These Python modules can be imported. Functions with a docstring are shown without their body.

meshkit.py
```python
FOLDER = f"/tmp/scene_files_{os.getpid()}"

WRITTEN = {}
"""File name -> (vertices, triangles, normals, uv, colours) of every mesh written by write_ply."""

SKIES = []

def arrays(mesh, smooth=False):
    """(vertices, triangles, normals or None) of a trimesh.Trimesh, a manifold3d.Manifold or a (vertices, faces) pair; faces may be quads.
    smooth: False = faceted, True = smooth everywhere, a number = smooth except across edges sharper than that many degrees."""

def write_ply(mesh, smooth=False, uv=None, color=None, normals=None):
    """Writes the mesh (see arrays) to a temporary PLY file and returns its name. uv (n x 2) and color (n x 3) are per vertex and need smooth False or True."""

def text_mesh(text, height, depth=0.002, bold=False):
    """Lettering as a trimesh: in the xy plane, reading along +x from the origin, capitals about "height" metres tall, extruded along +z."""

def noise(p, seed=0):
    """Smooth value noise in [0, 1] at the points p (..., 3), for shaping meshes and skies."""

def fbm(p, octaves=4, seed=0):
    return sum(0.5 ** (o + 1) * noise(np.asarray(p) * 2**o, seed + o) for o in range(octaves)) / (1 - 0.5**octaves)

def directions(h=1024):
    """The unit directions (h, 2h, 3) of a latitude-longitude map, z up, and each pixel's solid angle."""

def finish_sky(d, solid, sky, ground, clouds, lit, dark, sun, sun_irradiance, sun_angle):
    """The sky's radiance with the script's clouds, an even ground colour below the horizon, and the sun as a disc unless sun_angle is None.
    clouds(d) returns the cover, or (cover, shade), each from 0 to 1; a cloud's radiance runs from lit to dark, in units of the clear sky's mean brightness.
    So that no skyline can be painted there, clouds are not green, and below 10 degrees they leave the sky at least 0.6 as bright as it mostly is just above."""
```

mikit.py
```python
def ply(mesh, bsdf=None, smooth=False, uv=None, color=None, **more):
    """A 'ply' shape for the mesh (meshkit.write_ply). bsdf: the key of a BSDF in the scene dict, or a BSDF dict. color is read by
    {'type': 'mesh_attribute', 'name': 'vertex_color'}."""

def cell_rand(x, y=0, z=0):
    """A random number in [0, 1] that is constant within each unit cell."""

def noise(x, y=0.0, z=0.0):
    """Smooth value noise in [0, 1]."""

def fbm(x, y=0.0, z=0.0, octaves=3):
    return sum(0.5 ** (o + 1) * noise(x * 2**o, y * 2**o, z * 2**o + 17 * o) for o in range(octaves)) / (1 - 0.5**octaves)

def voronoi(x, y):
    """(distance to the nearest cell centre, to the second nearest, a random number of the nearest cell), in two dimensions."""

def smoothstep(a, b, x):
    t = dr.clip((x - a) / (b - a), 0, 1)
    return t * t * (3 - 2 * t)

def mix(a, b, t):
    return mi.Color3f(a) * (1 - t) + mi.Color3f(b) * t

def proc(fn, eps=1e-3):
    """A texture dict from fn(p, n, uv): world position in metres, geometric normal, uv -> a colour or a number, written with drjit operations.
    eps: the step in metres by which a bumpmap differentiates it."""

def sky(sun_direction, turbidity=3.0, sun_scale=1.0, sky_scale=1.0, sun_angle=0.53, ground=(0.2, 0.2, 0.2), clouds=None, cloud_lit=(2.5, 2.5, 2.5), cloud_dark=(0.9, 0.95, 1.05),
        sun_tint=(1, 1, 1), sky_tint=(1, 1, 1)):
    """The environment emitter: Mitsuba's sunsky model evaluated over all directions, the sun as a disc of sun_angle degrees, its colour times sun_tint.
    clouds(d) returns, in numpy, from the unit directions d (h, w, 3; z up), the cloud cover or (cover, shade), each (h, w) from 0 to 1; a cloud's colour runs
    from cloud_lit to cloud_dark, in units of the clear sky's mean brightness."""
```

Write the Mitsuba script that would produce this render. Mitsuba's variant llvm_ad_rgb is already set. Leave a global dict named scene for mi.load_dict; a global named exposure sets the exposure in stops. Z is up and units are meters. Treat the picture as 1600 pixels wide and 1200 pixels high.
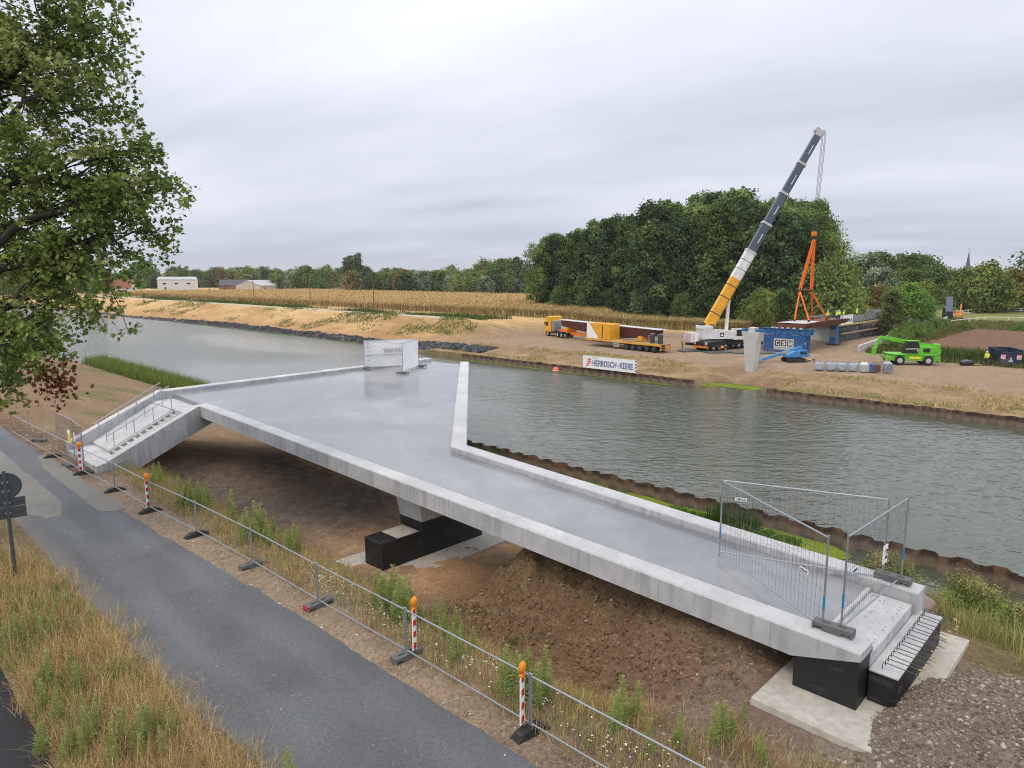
import math, random
import numpy as np, trimesh, drjit as dr, mitsuba as mi
import manifold3d as m3
import mikit, meshkit
from mikit import proc, noise, fbm, voronoi, cell_rand, smoothstep, mix
from shapely.geometry import Polygon

T4 = mi.ScalarTransform4f
scene = {'type': 'scene'}
labels = {}

# ---------------------------------------------------------------- camera, sky, exposure
PITCH = math.radians(8.88)
scene['haze_air'] = {'type': 'homogeneous', 'albedo': {'type': 'rgb', 'value': [.94, .955, .97]}, 'sigma_t': .00011}
scene['camera'] = {'type': 'perspective', 'fov': 73.3, 'fov_axis': 'x', 'near_clip': 0.1, 'far_clip': 9000.0,
    'medium': {'type': 'ref', 'id': 'haze_air'},
    'to_world': T4().look_at(origin=[0, 0, 8.3], target=[0, math.cos(PITCH), 8.3 - math.sin(PITCH)], up=[0, 0, 1])}

def cloud_cover(d):
    e = np.clip(d[..., 2], 0.0, 1)
    k = 1.0 / (e + 0.14)
    q = np.stack([d[..., 0] * k * 0.75, d[..., 1] * k * 1.2 + d[..., 0] * k * .5, np.zeros_like(e)], -1)
    n = meshkit.fbm(q * 0.8 + 3.1, 5, 4) - 0.5
    w = meshkit.fbm(q * np.array([2.2, 3.1, 1]) + 9.7, 4, 9) - 0.5
    shade = 0.98 - 0.84 * e ** 0.8 - 0.44 * n - 0.22 * w
    return np.ones_like(e), np.clip(shade, 0, 1)
scene['sky'] = mikit.sky((-0.35, -0.45, 0.82), turbidity=4, sun_scale=0.16, sun_angle=25, clouds=cloud_cover,
    cloud_lit=(2.62, 2.68, 2.84), cloud_dark=(0.95, 1.03, 1.22), ground=(0.16, 0.15, 0.13))
labels['sky'] = {'kind': 'structure'}
exposure = 2.45

# ---------------------------------------------------------------- canal frame: u runs along the canal, v across it
TH = math.atan2(-0.694, 0.72)
EU = np.array([math.cos(TH), math.sin(TH)]); EV = np.array([-math.sin(TH), math.cos(TH)])
def xy(u, v): return np.asarray(u) * EU[0] + np.asarray(v) * EV[0], np.asarray(u) * EU[1] + np.asarray(v) * EV[1]
def touv(x, y): return np.asarray(x) * EU[0] + np.asarray(y) * EU[1], np.asarray(x) * EV[0] + np.asarray(y) * EV[1]
def mat(x=0, y=0, z=0, yaw=0, s=1.0):
    a = math.radians(yaw); m = np.eye(4); c, n = math.cos(a), math.sin(a)
    m[:3, :3] = np.array([[c, -n, 0], [n, c, 0], [0, 0, 1]]) @ np.diag(np.broadcast_to(s, 3)); m[:3, 3] = (x, y, z)
    return m
YU = math.degrees(TH)
MUV = mat(yaw=YU)
def muv(u, v, z=0, yaw=0, s=1.0):
    x, y = xy(u, v); return mat(float(x), float(y), z, YU + yaw, s)
def sst(a, b, x):
    t = np.clip((np.asarray(x, float) - a) / (b - a), 0, 1); return t * t * (3 - 2 * t)
def lin(a, b, x): return np.clip((np.asarray(x, float) - a) / (b - a), 0, 1)

# ---------------------------------------------------------------- scene book-keeping
used = {}
def PLY(mesh, bsdf, **k): return mikit.ply(mesh, 'surface_' + bsdf, **k)
def numbered(base):
    n = used.get(base, 0); used[base] = n + 1
    return base if n == 0 else f'{base}_{n:03d}'
def put(key, mesh, bsdf, M=None, smooth=False, color=None):
    d = mesh if isinstance(mesh, dict) else PLY(mesh, bsdf, smooth=smooth, color=color)
    scene[key] = {**d, 'to_world': T4(M)} if M is not None else d
    return key
def struct(name, mesh, bsdf, M=None, smooth=False, color=None):
    k = put(numbered(name), mesh, bsdf, M, smooth, color); labels[k] = {'kind': 'structure'}; return k
def stuff(name, mesh, bsdf, label, cat, M=None, smooth=False, color=None):
    k = put(numbered(name), mesh, bsdf, M, smooth, color); labels[k] = {'kind': 'stuff', 'label': label, 'category': cat}; return k
class Proto:
    """parts of one kind of thing, in local coordinates; stamp() sets one such thing in the scene"""
    def __init__(s): s.items = []; s.n = {}; s.lab = {}
    def name(s, path):
        n = s.n.get(path, 0); s.n[path] = n + 1
        return path if n == 0 else f'{path}_{n:03d}'
    def add(s, path, mesh, bsdf, smooth=False, color=None, label=None, kind=None):
        p = s.name(path)
        if mesh is not None:
            if isinstance(mesh, (list, tuple)): mesh = cat(*mesh)
            s.items.append([p, mesh if isinstance(mesh, dict) else PLY(mesh, bsdf, smooth=smooth, color=color)])
        if label or kind: s.lab[p] = {**({'label': label} if label else {}), **({'kind': kind} if kind else {})}
        return p
    def share(s, path, d, M=None):
        p = s.name(path); s.items.append([p, d, M]); return p
    def stamp(s, name, label, cat_, M=None, group=None):
        k = numbered(name)
        labels[k] = {'label': label, 'category': cat_, **({'group': group} if group else {})}
        for it in s.items:
            W = M
            if len(it) > 2 and it[2] is not None: W = it[2] if M is None else M @ it[2]
            key = k + '__' + it[0].replace('/', '__')
            scene[key] = {**it[1], 'to_world': T4(W)} if W is not None else it[1]
        for p, l in s.lab.items(): labels[k + '__' + p.replace('/', '__')] = l
        return k

scene['haze'] = {'type': 'cube', 'to_world': T4().translate([0, 0, 26]).scale([6200, 6200, 35]), 'bsdf': {'type': 'null'}, 'interior': {'type': 'ref', 'id': 'haze_air'}}
labels['haze'] = {'kind': 'stuff', 'label': 'thin pale haze in the air over the canal and fields', 'category': 'haze'}
# ---------------------------------------------------------------- mesh helpers
def cat(*ms):
    fl = []
    for m in ms: fl += list(m) if isinstance(m, (list, tuple)) else [m]
    return trimesh.util.concatenate(fl) if len(fl) > 1 else fl[0]
def raw(v, f): return trimesh.Trimesh(np.asarray(v, float), np.asarray(f, int), process=False)
def tf(m, M): m = m.copy(); m.apply_transform(M); return m
def box(c, size, bevel=0.0, yaw=0):
    h = np.array(size, float) / 2
    if bevel <= 0: m = trimesh.creation.box(extents=size)
    else:
        b = min(bevel, h.min() * 0.6); pts = []
        for sx in (-1, 1):
            for sy in (-1, 1):
                for sz in (-1, 1):
                    q = np.array([sx, sy, sz])
                    for k in range(3):
                        e = h - b; e[k] = h[k]; pts.append(q * e)
        m = trimesh.convex.convex_hull(np.array(pts))
    m.apply_transform(mat(*c, yaw=yaw)); return m
def box2(a, b, bevel=0.0):
    a = np.array(a, float); b = np.array(b, float); return box((a + b) / 2, np.abs(b - a), bevel)
def frame(p, q, up=(0, 0, 1)):
    p = np.array(p, float); q = np.array(q, float); L = np.linalg.norm(q - p); z = (q - p) / L
    u = np.array(up, float)
    if abs(u @ z) > 0.98: u = np.array([0, 1.0, 0])
    x = np.cross(u, z); x /= np.linalg.norm(x); y = np.cross(z, x)
    M = np.eye(4); M[:3, 0], M[:3, 1], M[:3, 2], M[:3, 3] = x, y, z, (p + q) / 2
    return M, L
def bar(p, q, w, h=None, bevel=0.0, up=(0, 0, 1)):
    M, L = frame(p, q, up); return tf(box((0, 0, 0), (w, h or w, L), bevel), M)
def tube(p, q, r, n=8, r2=None):
    M, L = frame(p, q); a = np.arange(n) * 2 * np.pi / n; r2 = r if r2 is None else r2
    ring = np.c_[np.cos(a), np.sin(a)]
    v = np.vstack([np.c_[ring * r, np.full(n, -L / 2)], np.c_[ring * r2, np.full(n, L / 2)], [[0, 0, -L / 2], [0, 0, L / 2]]])
    i = np.arange(n); j = (i + 1) % n
    f = np.vstack([np.c_[i, j, j + n], np.c_[i, j + n, i + n], np.c_[j, i, np.full(n, 2 * n)], np.c_[i + n, j + n, np.full(n, 2 * n + 1)]])
    return tf(raw(v, f), M)
def path_tube(pts, rad, n=6):
    pts = np.asarray(pts, float); rad = np.broadcast_to(rad, (len(pts),))
    t = np.gradient(pts, axis=0); t /= np.linalg.norm(t, axis=1, keepdims=True) + 1e-9
    ref = np.array([0.31, 0.2, 0.93]); a = np.cross(t, ref); a /= np.linalg.norm(a, axis=1, keepdims=True) + 1e-9; b = np.cross(t, a)
    an = np.arange(n) * 2 * np.pi / n
    v = (pts[:, None] + rad[:, None, None] * (np.cos(an)[None, :, None] * a[:, None] + np.sin(an)[None, :, None] * b[:, None])).reshape(-1, 3)
    i, j = np.meshgrid(np.arange(len(pts) - 1), np.arange(n), indexing='ij'); i = i.ravel(); j = j.ravel(); k = (j + 1) % n
    q = np.c_[i * n + j, i * n + k, (i + 1) * n + k, (i + 1) * n + j]
    return raw(v, np.vstack([q[:, [0, 1, 2]], q[:, [0, 2, 3]]]))
def prism(poly, z0, z1):
    m = trimesh.creation.extrude_polygon(Polygon(poly), z1 - z0, engine='earcut'); m.apply_translation((0, 0, z0)); return m
def prism_y(poly, y0, y1):
    """polygon in (x, z) extruded along y"""
    m = trimesh.creation.extrude_polygon(Polygon(poly), y1 - y0, engine='earcut')
    v = m.vertices.copy(); m.vertices = np.c_[v[:, 0], v[:, 2] + y0, v[:, 1]]; m.invert(); return m
def prism_x(poly, x0, x1):
    """polygon in (y, z) extruded along x"""
    m = trimesh.creation.extrude_polygon(Polygon(poly), x1 - x0, engine='earcut')
    v = m.vertices.copy(); m.vertices = np.c_[v[:, 2] + x0, v[:, 0], v[:, 1]]; return m
def hexa(bottom, top):
    """solid between two quads of corner points"""
    v = np.array(list(bottom) + list(top), float)
    m = raw(v, [[0, 2, 1], [0, 3, 2], [4, 5, 6], [4, 6, 7]] + [t for i in range(4) for t in ([i, (i + 1) % 4, (i + 1) % 4 + 4], [i, (i + 1) % 4 + 4, i + 4])])
    if m.volume < 0: m.invert()
    return m
def wheel(c, r, w, axis='y'):
    """(tyre, rim) of a wheel on an axle along y"""
    prof = [(r * .55, -w / 2), (r * .93, -w / 2), (r, -w * .36), (r, w * .36), (r * .93, w / 2), (r * .55, w / 2)]
    n = 20; a = np.arange(n) * 2 * np.pi / n; v = []; f = []
    for p in prof: v += [(p[0] * math.cos(x), p[1], p[0] * math.sin(x)) for x in a]
    k = len(prof)
    for i in range(k):
        for j in range(n):
            A, B, C, D = i * n + j, i * n + (j + 1) % n, ((i + 1) % k) * n + (j + 1) % n, ((i + 1) % k) * n + j
            f += [[A, C, B], [A, D, C]]
    t = raw(v, f)
    rim = cat(tube((0, -w * .42, 0), (0, w * .42, 0), r * .57, 16), tube((0, -w * .5, 0), (0, w * .5, 0), r * .2, 10))
    if axis == 'x': t = tf(t, mat(yaw=90)); rim = tf(rim, mat(yaw=90))
    t.apply_translation(c); rim.apply_translation(c); return t, rim
def text(s, h, depth=0.004, bold=True): return meshkit.text_mesh(s, h, depth, bold)
def wall_text(s, h, x, y, z, depth=0.02, width=None):
    """lettering that stands upright, reading along +x and facing -y, left end at x"""
    m = text(s, h, depth); v = m.vertices.copy()
    if width: v[:, 0] *= width / v[:, 0].max()
    m.vertices = np.c_[v[:, 0] + x, y - v[:, 2], v[:, 1] + z]
    return m
def spheres_hull(*ps):
    """hull of spheres (x, y, z, r)"""
    return m3.Manifold.batch_hull([m3.Manifold.sphere(p[3], 12).translate(p[:3]) for p in ps])
def chain(*ps):
    return [spheres_hull(a, b) for a, b in zip(ps[:-1], ps[1:])]
def fuse(parts, edge=0.05, it=6):
    m = m3.Manifold.batch_boolean(parts, m3.OpType.Add).refine_to_length(edge).to_mesh()
    t = trimesh.Trimesh(m.vert_properties[:, :3], m.tri_verts); trimesh.smoothing.filter_taubin(t, iterations=it); return t

# ---------------------------------------------------------------- materials
def P(name, col, rough=0.55, **k):
    bc = {'type': 'rgb', 'value': list(col)} if isinstance(col, tuple) else col
    scene['surface_' + name] = {'type': 'twosided', 'bsdf': {'type': 'principled', 'base_color': bc, 'roughness': rough, **k}}
def PT(name, c, rough):
    def fn(p, n, uv):
        a = fbm(p.x * 2.3, p.y * 2.3, p.z * 2.3, 4); d = smoothstep(.50, .78, a + .22 * smoothstep(-1.2, -2.9, p.z) + .10 * n.z)
        return mix(mi.Color3f(*c) * (.82 + .34 * fbm(p.x * .5, p.y * .5, p.z * 2.5, 3)), (.26, .22, .17), .26 * d)
    P(name, proc(fn), rough)
PT('white_paint', (.70, .71, .72), .4); PT('yellow_paint', (.76, .37, .02), .42); P('orange_paint', (.72, .19, .02), .45)
PT('blue_paint', (.016, .095, .29), .5); PT('beam_blue', (.02, .12, .31), .55); PT('lift_blue', (.045, .23, .52), .45); PT('navy_paint', (.010, .022, .06), .5)
P('slate_paint', (.070, .095, .135), .4); PT('green_paint', (.12, .50, .02), .42); P('black_rubber', (.018, .018, .020), .8)
P('black_paint', (.015, .015, .018), .5); P('dark_metal', (.05, .052, .056), .5); P('grey_paint', (.23, .24, .25), .5); P('light_grey', (.48, .49, .50), .5)
P('galvanised', (.40, .43, .46), .38, metallic=.75); P('galv_dull', (.30, .34, .38), .5, metallic=.5); P('block_grey', (.115, .118, .118), .85)
P('wire', (.085, .095, .11), .6); P('red_paint', (.55, .02, .02), .4); P('excavator_orange', (.75, .16, .03), .45); P('rust_red', (.085, .020, .014), .65); P('rust_brown', (.16, .055, .032), .75)
P('glass_dark', (.02, .025, .03), .08); P('lamp_amber', (.85, .28, .01), .25, clearcoat=.8); P('hivis_yellow', (.72, .86, .06), .7); P('hivis_orange', (.85, .17, .03), .7)
P('skin', (.52, .31, .22), .6); P('trousers', (.03, .035, .05), .85); P('sling_orange', (.85, .17, .02), .7); P('timber', (.30, .21, .12), .8)
P('timber_yellow', (.42, .32, .13), .8); P('bag_grey', (.36, .40, .45), .85); P('bag_dark', (.11, .13, .17), .85); P('concrete_far', proc(lambda p, n, uv: mix((.44, .44, .43), (.54, .54, .53), fbm(p.x * 1.2, p.y * 1.2, p.z * 2.5, 3))), .85)
P('roof_slate', (.075, .08, .095), .7); P('roof_grey', (.38, .40, .42), .6); P('roof_red', (.22, .085, .05), .85); P('wall_white', (.62, .62, .60), .85)
P('wall_brick', (.23, .11, .075), .9); P('wall_cream', (.50, .45, .36), .9); P('sign_back', (.055, .068, .075), .5); P('tarp_white', (.84, .85, .86), .6)
P('print_grey', (.33, .34, .37), .6); P('print_blue', (.06, .08, .25), .6); P('print_red', (.62, .04, .06), .6); P('sign_yellow', (.80, .66, .03), .5); P('print_black', (.03, .03, .03), .6)
P('blue_tape', (.02, .20, .34), .5); P('buoy_orange', (.80, .14, .05), .4); P('steel_plate', (.10, .095, .085), .6); P('church_slate', (.065, .075, .12), .7)
P('bark', (.13, .115, .09), .95); P('bark_dark', (.055, .047, .038), .95); P('wood_pole', (.14, .105, .075), .9); P('plastic_white', (.80, .80, .80), .5)
def vcol(name, trans=0.0, rough=0.7):
    col = {'type': 'mesh_attribute', 'name': 'vertex_color'}
    if trans: scene['surface_' + name] = {'type': 'principledthin', 'base_color': col, 'roughness': rough, 'diff_trans': trans, 'eta': 1.35}
    else: scene['surface_' + name] = {'type': 'twosided', 'bsdf': {'type': 'diffuse', 'reflectance': col}}
vcol('leaf', 0.55); vcol('blade', 0.35); vcol('stone')

def UVp(p): return p.x * float(EU[0]) + p.y * float(EU[1]), p.x * float(EV[0]) + p.y * float(EV[1])
def concrete_fn(p, n, uv):
    a = fbm(p.x * .9, p.y * .9, p.z * .9, 4); b = fbm(p.x * 7, p.y * 7, p.z * 3, 3); s = noise(p.x * 9, p.y * 9, p.z * .6)
    side = 1 - dr.abs(n.z)
    k = .92 + .20 * (a - .5) + .22 * (b - .5) - .16 * smoothstep(.45, .85, s) * side
    u, v = UVp(p); q = u / 2.6; fl = dr.abs(q - dr.floor(q) - .5); k = k * (1 + side * (.10 * (cell_rand(q, 3.) - .5) - .22 * smoothstep(.492, .498, fl)))
    pore = smoothstep(.80, .86, noise(p.x * 34, p.y * 34, p.z * 34))
    k = k * (1 - .22 * pore)
    return mix((.44, .45, .465), (.50, .505, .51), smoothstep(.3, .8, a)) * k
P('concrete', proc(concrete_fn), .8, specular=.3)
def wetness(p):
    return smoothstep(.28, .56, fbm(p.x * .20 + 3, p.y * .20, 0.5, 4) + .06 * (noise(p.x * 2.6, p.y * 2.6) - .5))
def deck_fn(p, n, uv):
    w = wetness(p); a = fbm(p.x * 1.1, p.y * 1.1, 2., 4); b = fbm(p.x * 9, p.y * 9, 0., 3)
    streak = smoothstep(.60, .8, fbm(p.x * 1.2 + p.y * .5, p.y * .35 - p.x * .2, 8., 3))
    k = .95 + .16 * (a - .5) + .16 * (b - .5) + .10 * streak
    return mix((.23, .235, .25), (.155, .162, .180), w) * k
def deck_rough(p, n, uv):
    w = wetness(p); return mi.Float(.24 - .15 * w + .10 * (fbm(p.x * 4, p.y * 4, 0., 2) - .5))
P('wet_deck', proc(deck_fn), proc(deck_rough), specular=.75)
scene['surface_wet_deck'] = {'type': 'bumpmap', 'tex': proc(lambda p, n, uv: mi.Float(fbm(p.x * 3.1, p.y * 3.1, 0., 3)), eps=.02), 'scale': .0035, 'bsdf': scene['surface_wet_deck']['bsdf']}
def asphalt_fn(p, n, uv):
    a = fbm(p.x * .5, p.y * .5, 0., 4); g = noise(p.x * 45, p.y * 45); u, v = UVp(p); c = fbm(u * .35, v * 1.5, 4., 3)
    edge = smoothstep(5.1, 4.5, v + .5 * (fbm(u * .8, 2., 0., 3) - .5)) 
    col = mix((.084, .089, .096), (.104, .110, .118), smoothstep(.3, .7, .6 * a + .4 * c)) * (.78 + .44 * g)
    tr = dr.exp(-dr.square((v - 5.55) / .34)) + dr.exp(-dr.square((v - 6.95) / .34)); spk = smoothstep(.90, .94, noise(p.x * 17, p.y * 17, 5.)) * smoothstep(.45, .7, noise(p.x * .9, p.y * .9, 2.))
    col = col * (1 + .16 * tr * (.4 + c)) * (1 - .08 * smoothstep(.60, .72, fbm(p.x * .6, p.y * .6, 11., 4))) + mi.Color3f(.09, .085, .075) * spk
    return mix(col, (.17, .145, .11), .5 * edge)
P('asphalt', proc(asphalt_fn), .75)
P('asphalt_dark', (.014, .015, .018), .65)
def paving_fn(p, n, uv):
    a = fbm(p.x * .7, p.y * .7, 1., 4); g = noise(p.x * 30, p.y * 30)
    return mix((.125, .122, .112), (.20, .195, .18), a) * (.8 + .4 * g)
P('paving', proc(paving_fn), .85)
P('pad_concrete', proc(lambda p, n, uv: mix((.36, .33, .28), (.50, .48, .43), fbm(p.x * 1.7, p.y * 1.7, p.z, 4)) * (.75 + .4 * fbm(p.x * 9, p.y * 9, p.z * 9, 3))), .9)
P('bitumen', proc(lambda p, n, uv: mi.Color3f(.011, .012, .014) + mi.Color3f(.10, .10, .095) * smoothstep(.62, .8, fbm(p.x * 2.2, p.y * 2.2, p.z * 5, 4)) * .35), .5)
def pile_fn(p, n, uv):
    a = fbm(p.x * 3, p.y * 3, p.z * 1.5, 4)
    low = smoothstep(-3.45, -3.75, p.z + .2 * (a - .5))
    c = mix((.045, .026, .019), (.155, .090, .060), smoothstep(.35, .7, a))
    return mix(c, (.22, .172, .13), low * .75)
P('pile_rust', proc(pile_fn), .85)

def near_fn(p, n, uv):
    u, v = UVp(p)
    a = fbm(p.x * .45, p.y * .45, p.z * .45, 4); b = fbm(p.x * 3.1, p.y * 3.1, p.z * 3.1, 4); g = noise(p.x * 24, p.y * 24, p.z * 24)
    dirt = mix((.165, .106, .066), (.275, .186, .118), smoothstep(.3, .7, .5 * a + .5 * b))
    orange = smoothstep(.50, .66, fbm(u * .28 + 1.5, v * .5, 3., 4))
    dirt = mix(dirt, (.32, .185, .092), .55 * orange)
    heap = smoothstep(-15., -12.5, u) * smoothstep(-3.8, -5.4, u) * smoothstep(11., 12., v) * smoothstep(20., 17., v); dirt = mix(dirt, mix((.165, .105, .058), (.285, .196, .118), b), heap)
    black = smoothstep(-20., -25., u + 3 * (a - .5)) * smoothstep(-37., -33., u) * smoothstep(19.5, 16.5, v + 3 * (b - .5))
    dirt = mix(dirt, mix((.050, .045, .041), (.135, .112, .095), b), .8 * black)
    back = smoothstep(18.5, 21., v + 2 * (b - .5)) * smoothstep(-18., -22., u)
    dirt = mix(dirt, mix((.30, .17, .09), (.42, .28, .16), b), .8 * back)
    left = smoothstep(-33., -38., u) * smoothstep(8., 9.5, v)
    track = smoothstep(.5, .62, fbm(u * .12, v * 1.1, 2., 4))
    dirt = mix(dirt, mix(mix((.20, .132, .082), (.33, .235, .15), .6 * b + .2 * track + .2 * a), (.15, .16, .06), .7 * smoothstep(.58, .66, fbm(u * .2, v * .3, 9., 4))), left)
    dirt = dirt * (1 + .95 * smoothstep(-14.5, -17., u) * smoothstep(-37., -33., u) * smoothstep(11., 13., v))  # pit soil colour lightened to make up for the shade under the deck
    sand = smoothstep(10.2, 9.0, v + 1.2 * (a - .5)) * smoothstep(-34., -30., u)
    dirt = mix(dirt, mix((.27, .205, .145), (.37, .285, .205), b), sand * .9)
    right = smoothstep(-9.5, -6., u + 2 * (a - .5)) * smoothstep(15., 12., v)
    dirt = mix(dirt, mix((.16, .105, .082), (.27, .205, .165), b), right * .85)
    grav = smoothstep(-4.4, -3.2, u + 1.2 * (b - .5)) * smoothstep(9.4, 10.6, v + .6 * (a - .5)) * smoothstep(16.8, 15.9, v + .8 * (b - .5))
    dirt = mix(dirt, mix((.15, .118, .088), (.30, .25, .195), b), grav)
    bank = dr.clip(smoothstep(17.6, 19.5, v + 1.5 * (b - .5)) + smoothstep(16., 16.9, v + .8 * (b - .5)) * smoothstep(-3., -2.2, u), 0, 1) * smoothstep(-24., -20., u)
    dirt = mix(dirt, mix((.085, .085, .035), (.20, .17, .085), b), bank * .9)
    pool = smoothstep(-3.35, -3.75, p.z) * smoothstep(-36., -30., u)
    dirt = mix(dirt, (.12, .15, .03), pool)
    verge = smoothstep(4.9, 4.4, v + .5 * (a - .5))
    dirt = mix(dirt, mix((.15, .11, .06), (.27, .21, .12), b), verge)
    peb = smoothstep(.86, .92, noise(p.x * 13, p.y * 13, p.z * 13))
    return mix(dirt * (.68 + .64 * g) * .74, (.34, .32, .28), .5 * peb)
P('near_ground', proc(near_fn), .95, specular=.15)
scene['surface_near_ground'] = {'type': 'bumpmap', 'tex': proc(lambda p, n, uv: mi.Float(fbm(p.x * 6, p.y * 6, p.z * 6, 4)), eps=.01), 'scale': .10, 'bsdf': scene['surface_near_ground']['bsdf']}
def far_fn(p, n, uv):
    u, v = UVp(p)
    a = fbm(p.x * .09, p.y * .09, 0., 4); b = fbm(p.x * .6, p.y * .6, p.z * .6, 4); g = noise(p.x * 4, p.y * 4, p.z * 4)
    straw = mix((.35, .215, .098), (.53, .365, .18), smoothstep(.3, .7, .4 * a + .3 * b + .3 * fbm(u * .12 + v * .3, v * .35 - u * .03, 1., 4)))
    low = smoothstep(82., 75., v); straw = mix(straw, (.36, .21, .11), .55 * low)
    green = smoothstep(.72, .80, fbm(u * .075, v * .22, 6., 4))
    straw = mix(straw, (.13, .17, .045), .85 * green)
    pad = mix((.185, .132, .090), (.315, .24, .170), .5 * b + .5 * fbm(u * .5, v * .09, 3., 3))
    k = smoothstep(-98., -86., u + 10 * (a - .5))
    c = mix(straw, pad, k)
    slope = smoothstep(83., 78., v + 5 * (b - .5)) * smoothstep(-96., -80., u)
    c = mix(c, mix((.17, .112, .064), (.37, .262, .155), b), slope)
    weeds = smoothstep(73., 70.5, v + 2 * (b - .5)) * smoothstep(.45, .6, fbm(u * .4, v, 1., 3))
    c = mix(c, (.12, .13, .04), .5 * weeds)
    road = smoothstep(88.2, 88.5, v) * smoothstep(91.4, 91.1, v) * smoothstep(-98., -104., u)
    c = mix(c, (.36, .34, .31), road)
    fld = smoothstep(93., 97., v) * smoothstep(-112., -118., u + 6 * (b - .5)) + smoothstep(114., 117., v) * smoothstep(-52., -56., u)
    c = mix(c, mix((.34, .225, .11), (.46, .33, .16), b), dr.clip(fld, 0, 1))
    grass = smoothstep(-31.5, -30., u + (v - 110) * .17) * smoothstep(105.5, 108., v + 2 * (b - .5))
    c = mix(c, mix((.10, .125, .035), (.22, .215, .085), b), dr.clip(grass, 0, 1))
    far = smoothstep(230., 260., v)
    c = mix(c, (.10, .12, .045), far)
    return c * (.8 + .4 * g) * .85
P('far_ground', proc(far_fn), .95, specular=.1)
# water
def wave(p, n, uv):
    u, v = UVp(p)
    s = .42 * fbm(p.x * .55 + p.y * .1, p.y * 1.2, 0., 3) + .42 * fbm(p.x * 1.6 + p.y * .4, p.y * 3.4, 1., 3) + .14 * fbm(p.x * 5, p.y * 8, 2., 2)
    calm = smoothstep(.34, .60, fbm(u * .022 + .7, v * .05, 5., 3)) * .70 + .30
    return mi.Float(s * calm)
scene['surface_water_surface'] = {'type': 'bumpmap', 'tex': proc(wave, eps=.03), 'scale': .13,
    'bsdf': {'type': 'principled', 'base_color': {'type': 'rgb', 'value': [.058, .066, .046]}, 'roughness': .05, 'specular': .68}}
scene['surface_duckweed'] = {'type': 'twosided', 'bsdf': {'type': 'diffuse', 'reflectance': proc(lambda p, n, uv: mix((.13, .185, .022), (.21, .26, .04), fbm(p.x * 2, p.y * 2, 0., 4)) * (.7 + .5 * noise(p.x * 20, p.y * 20)))}}
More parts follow.
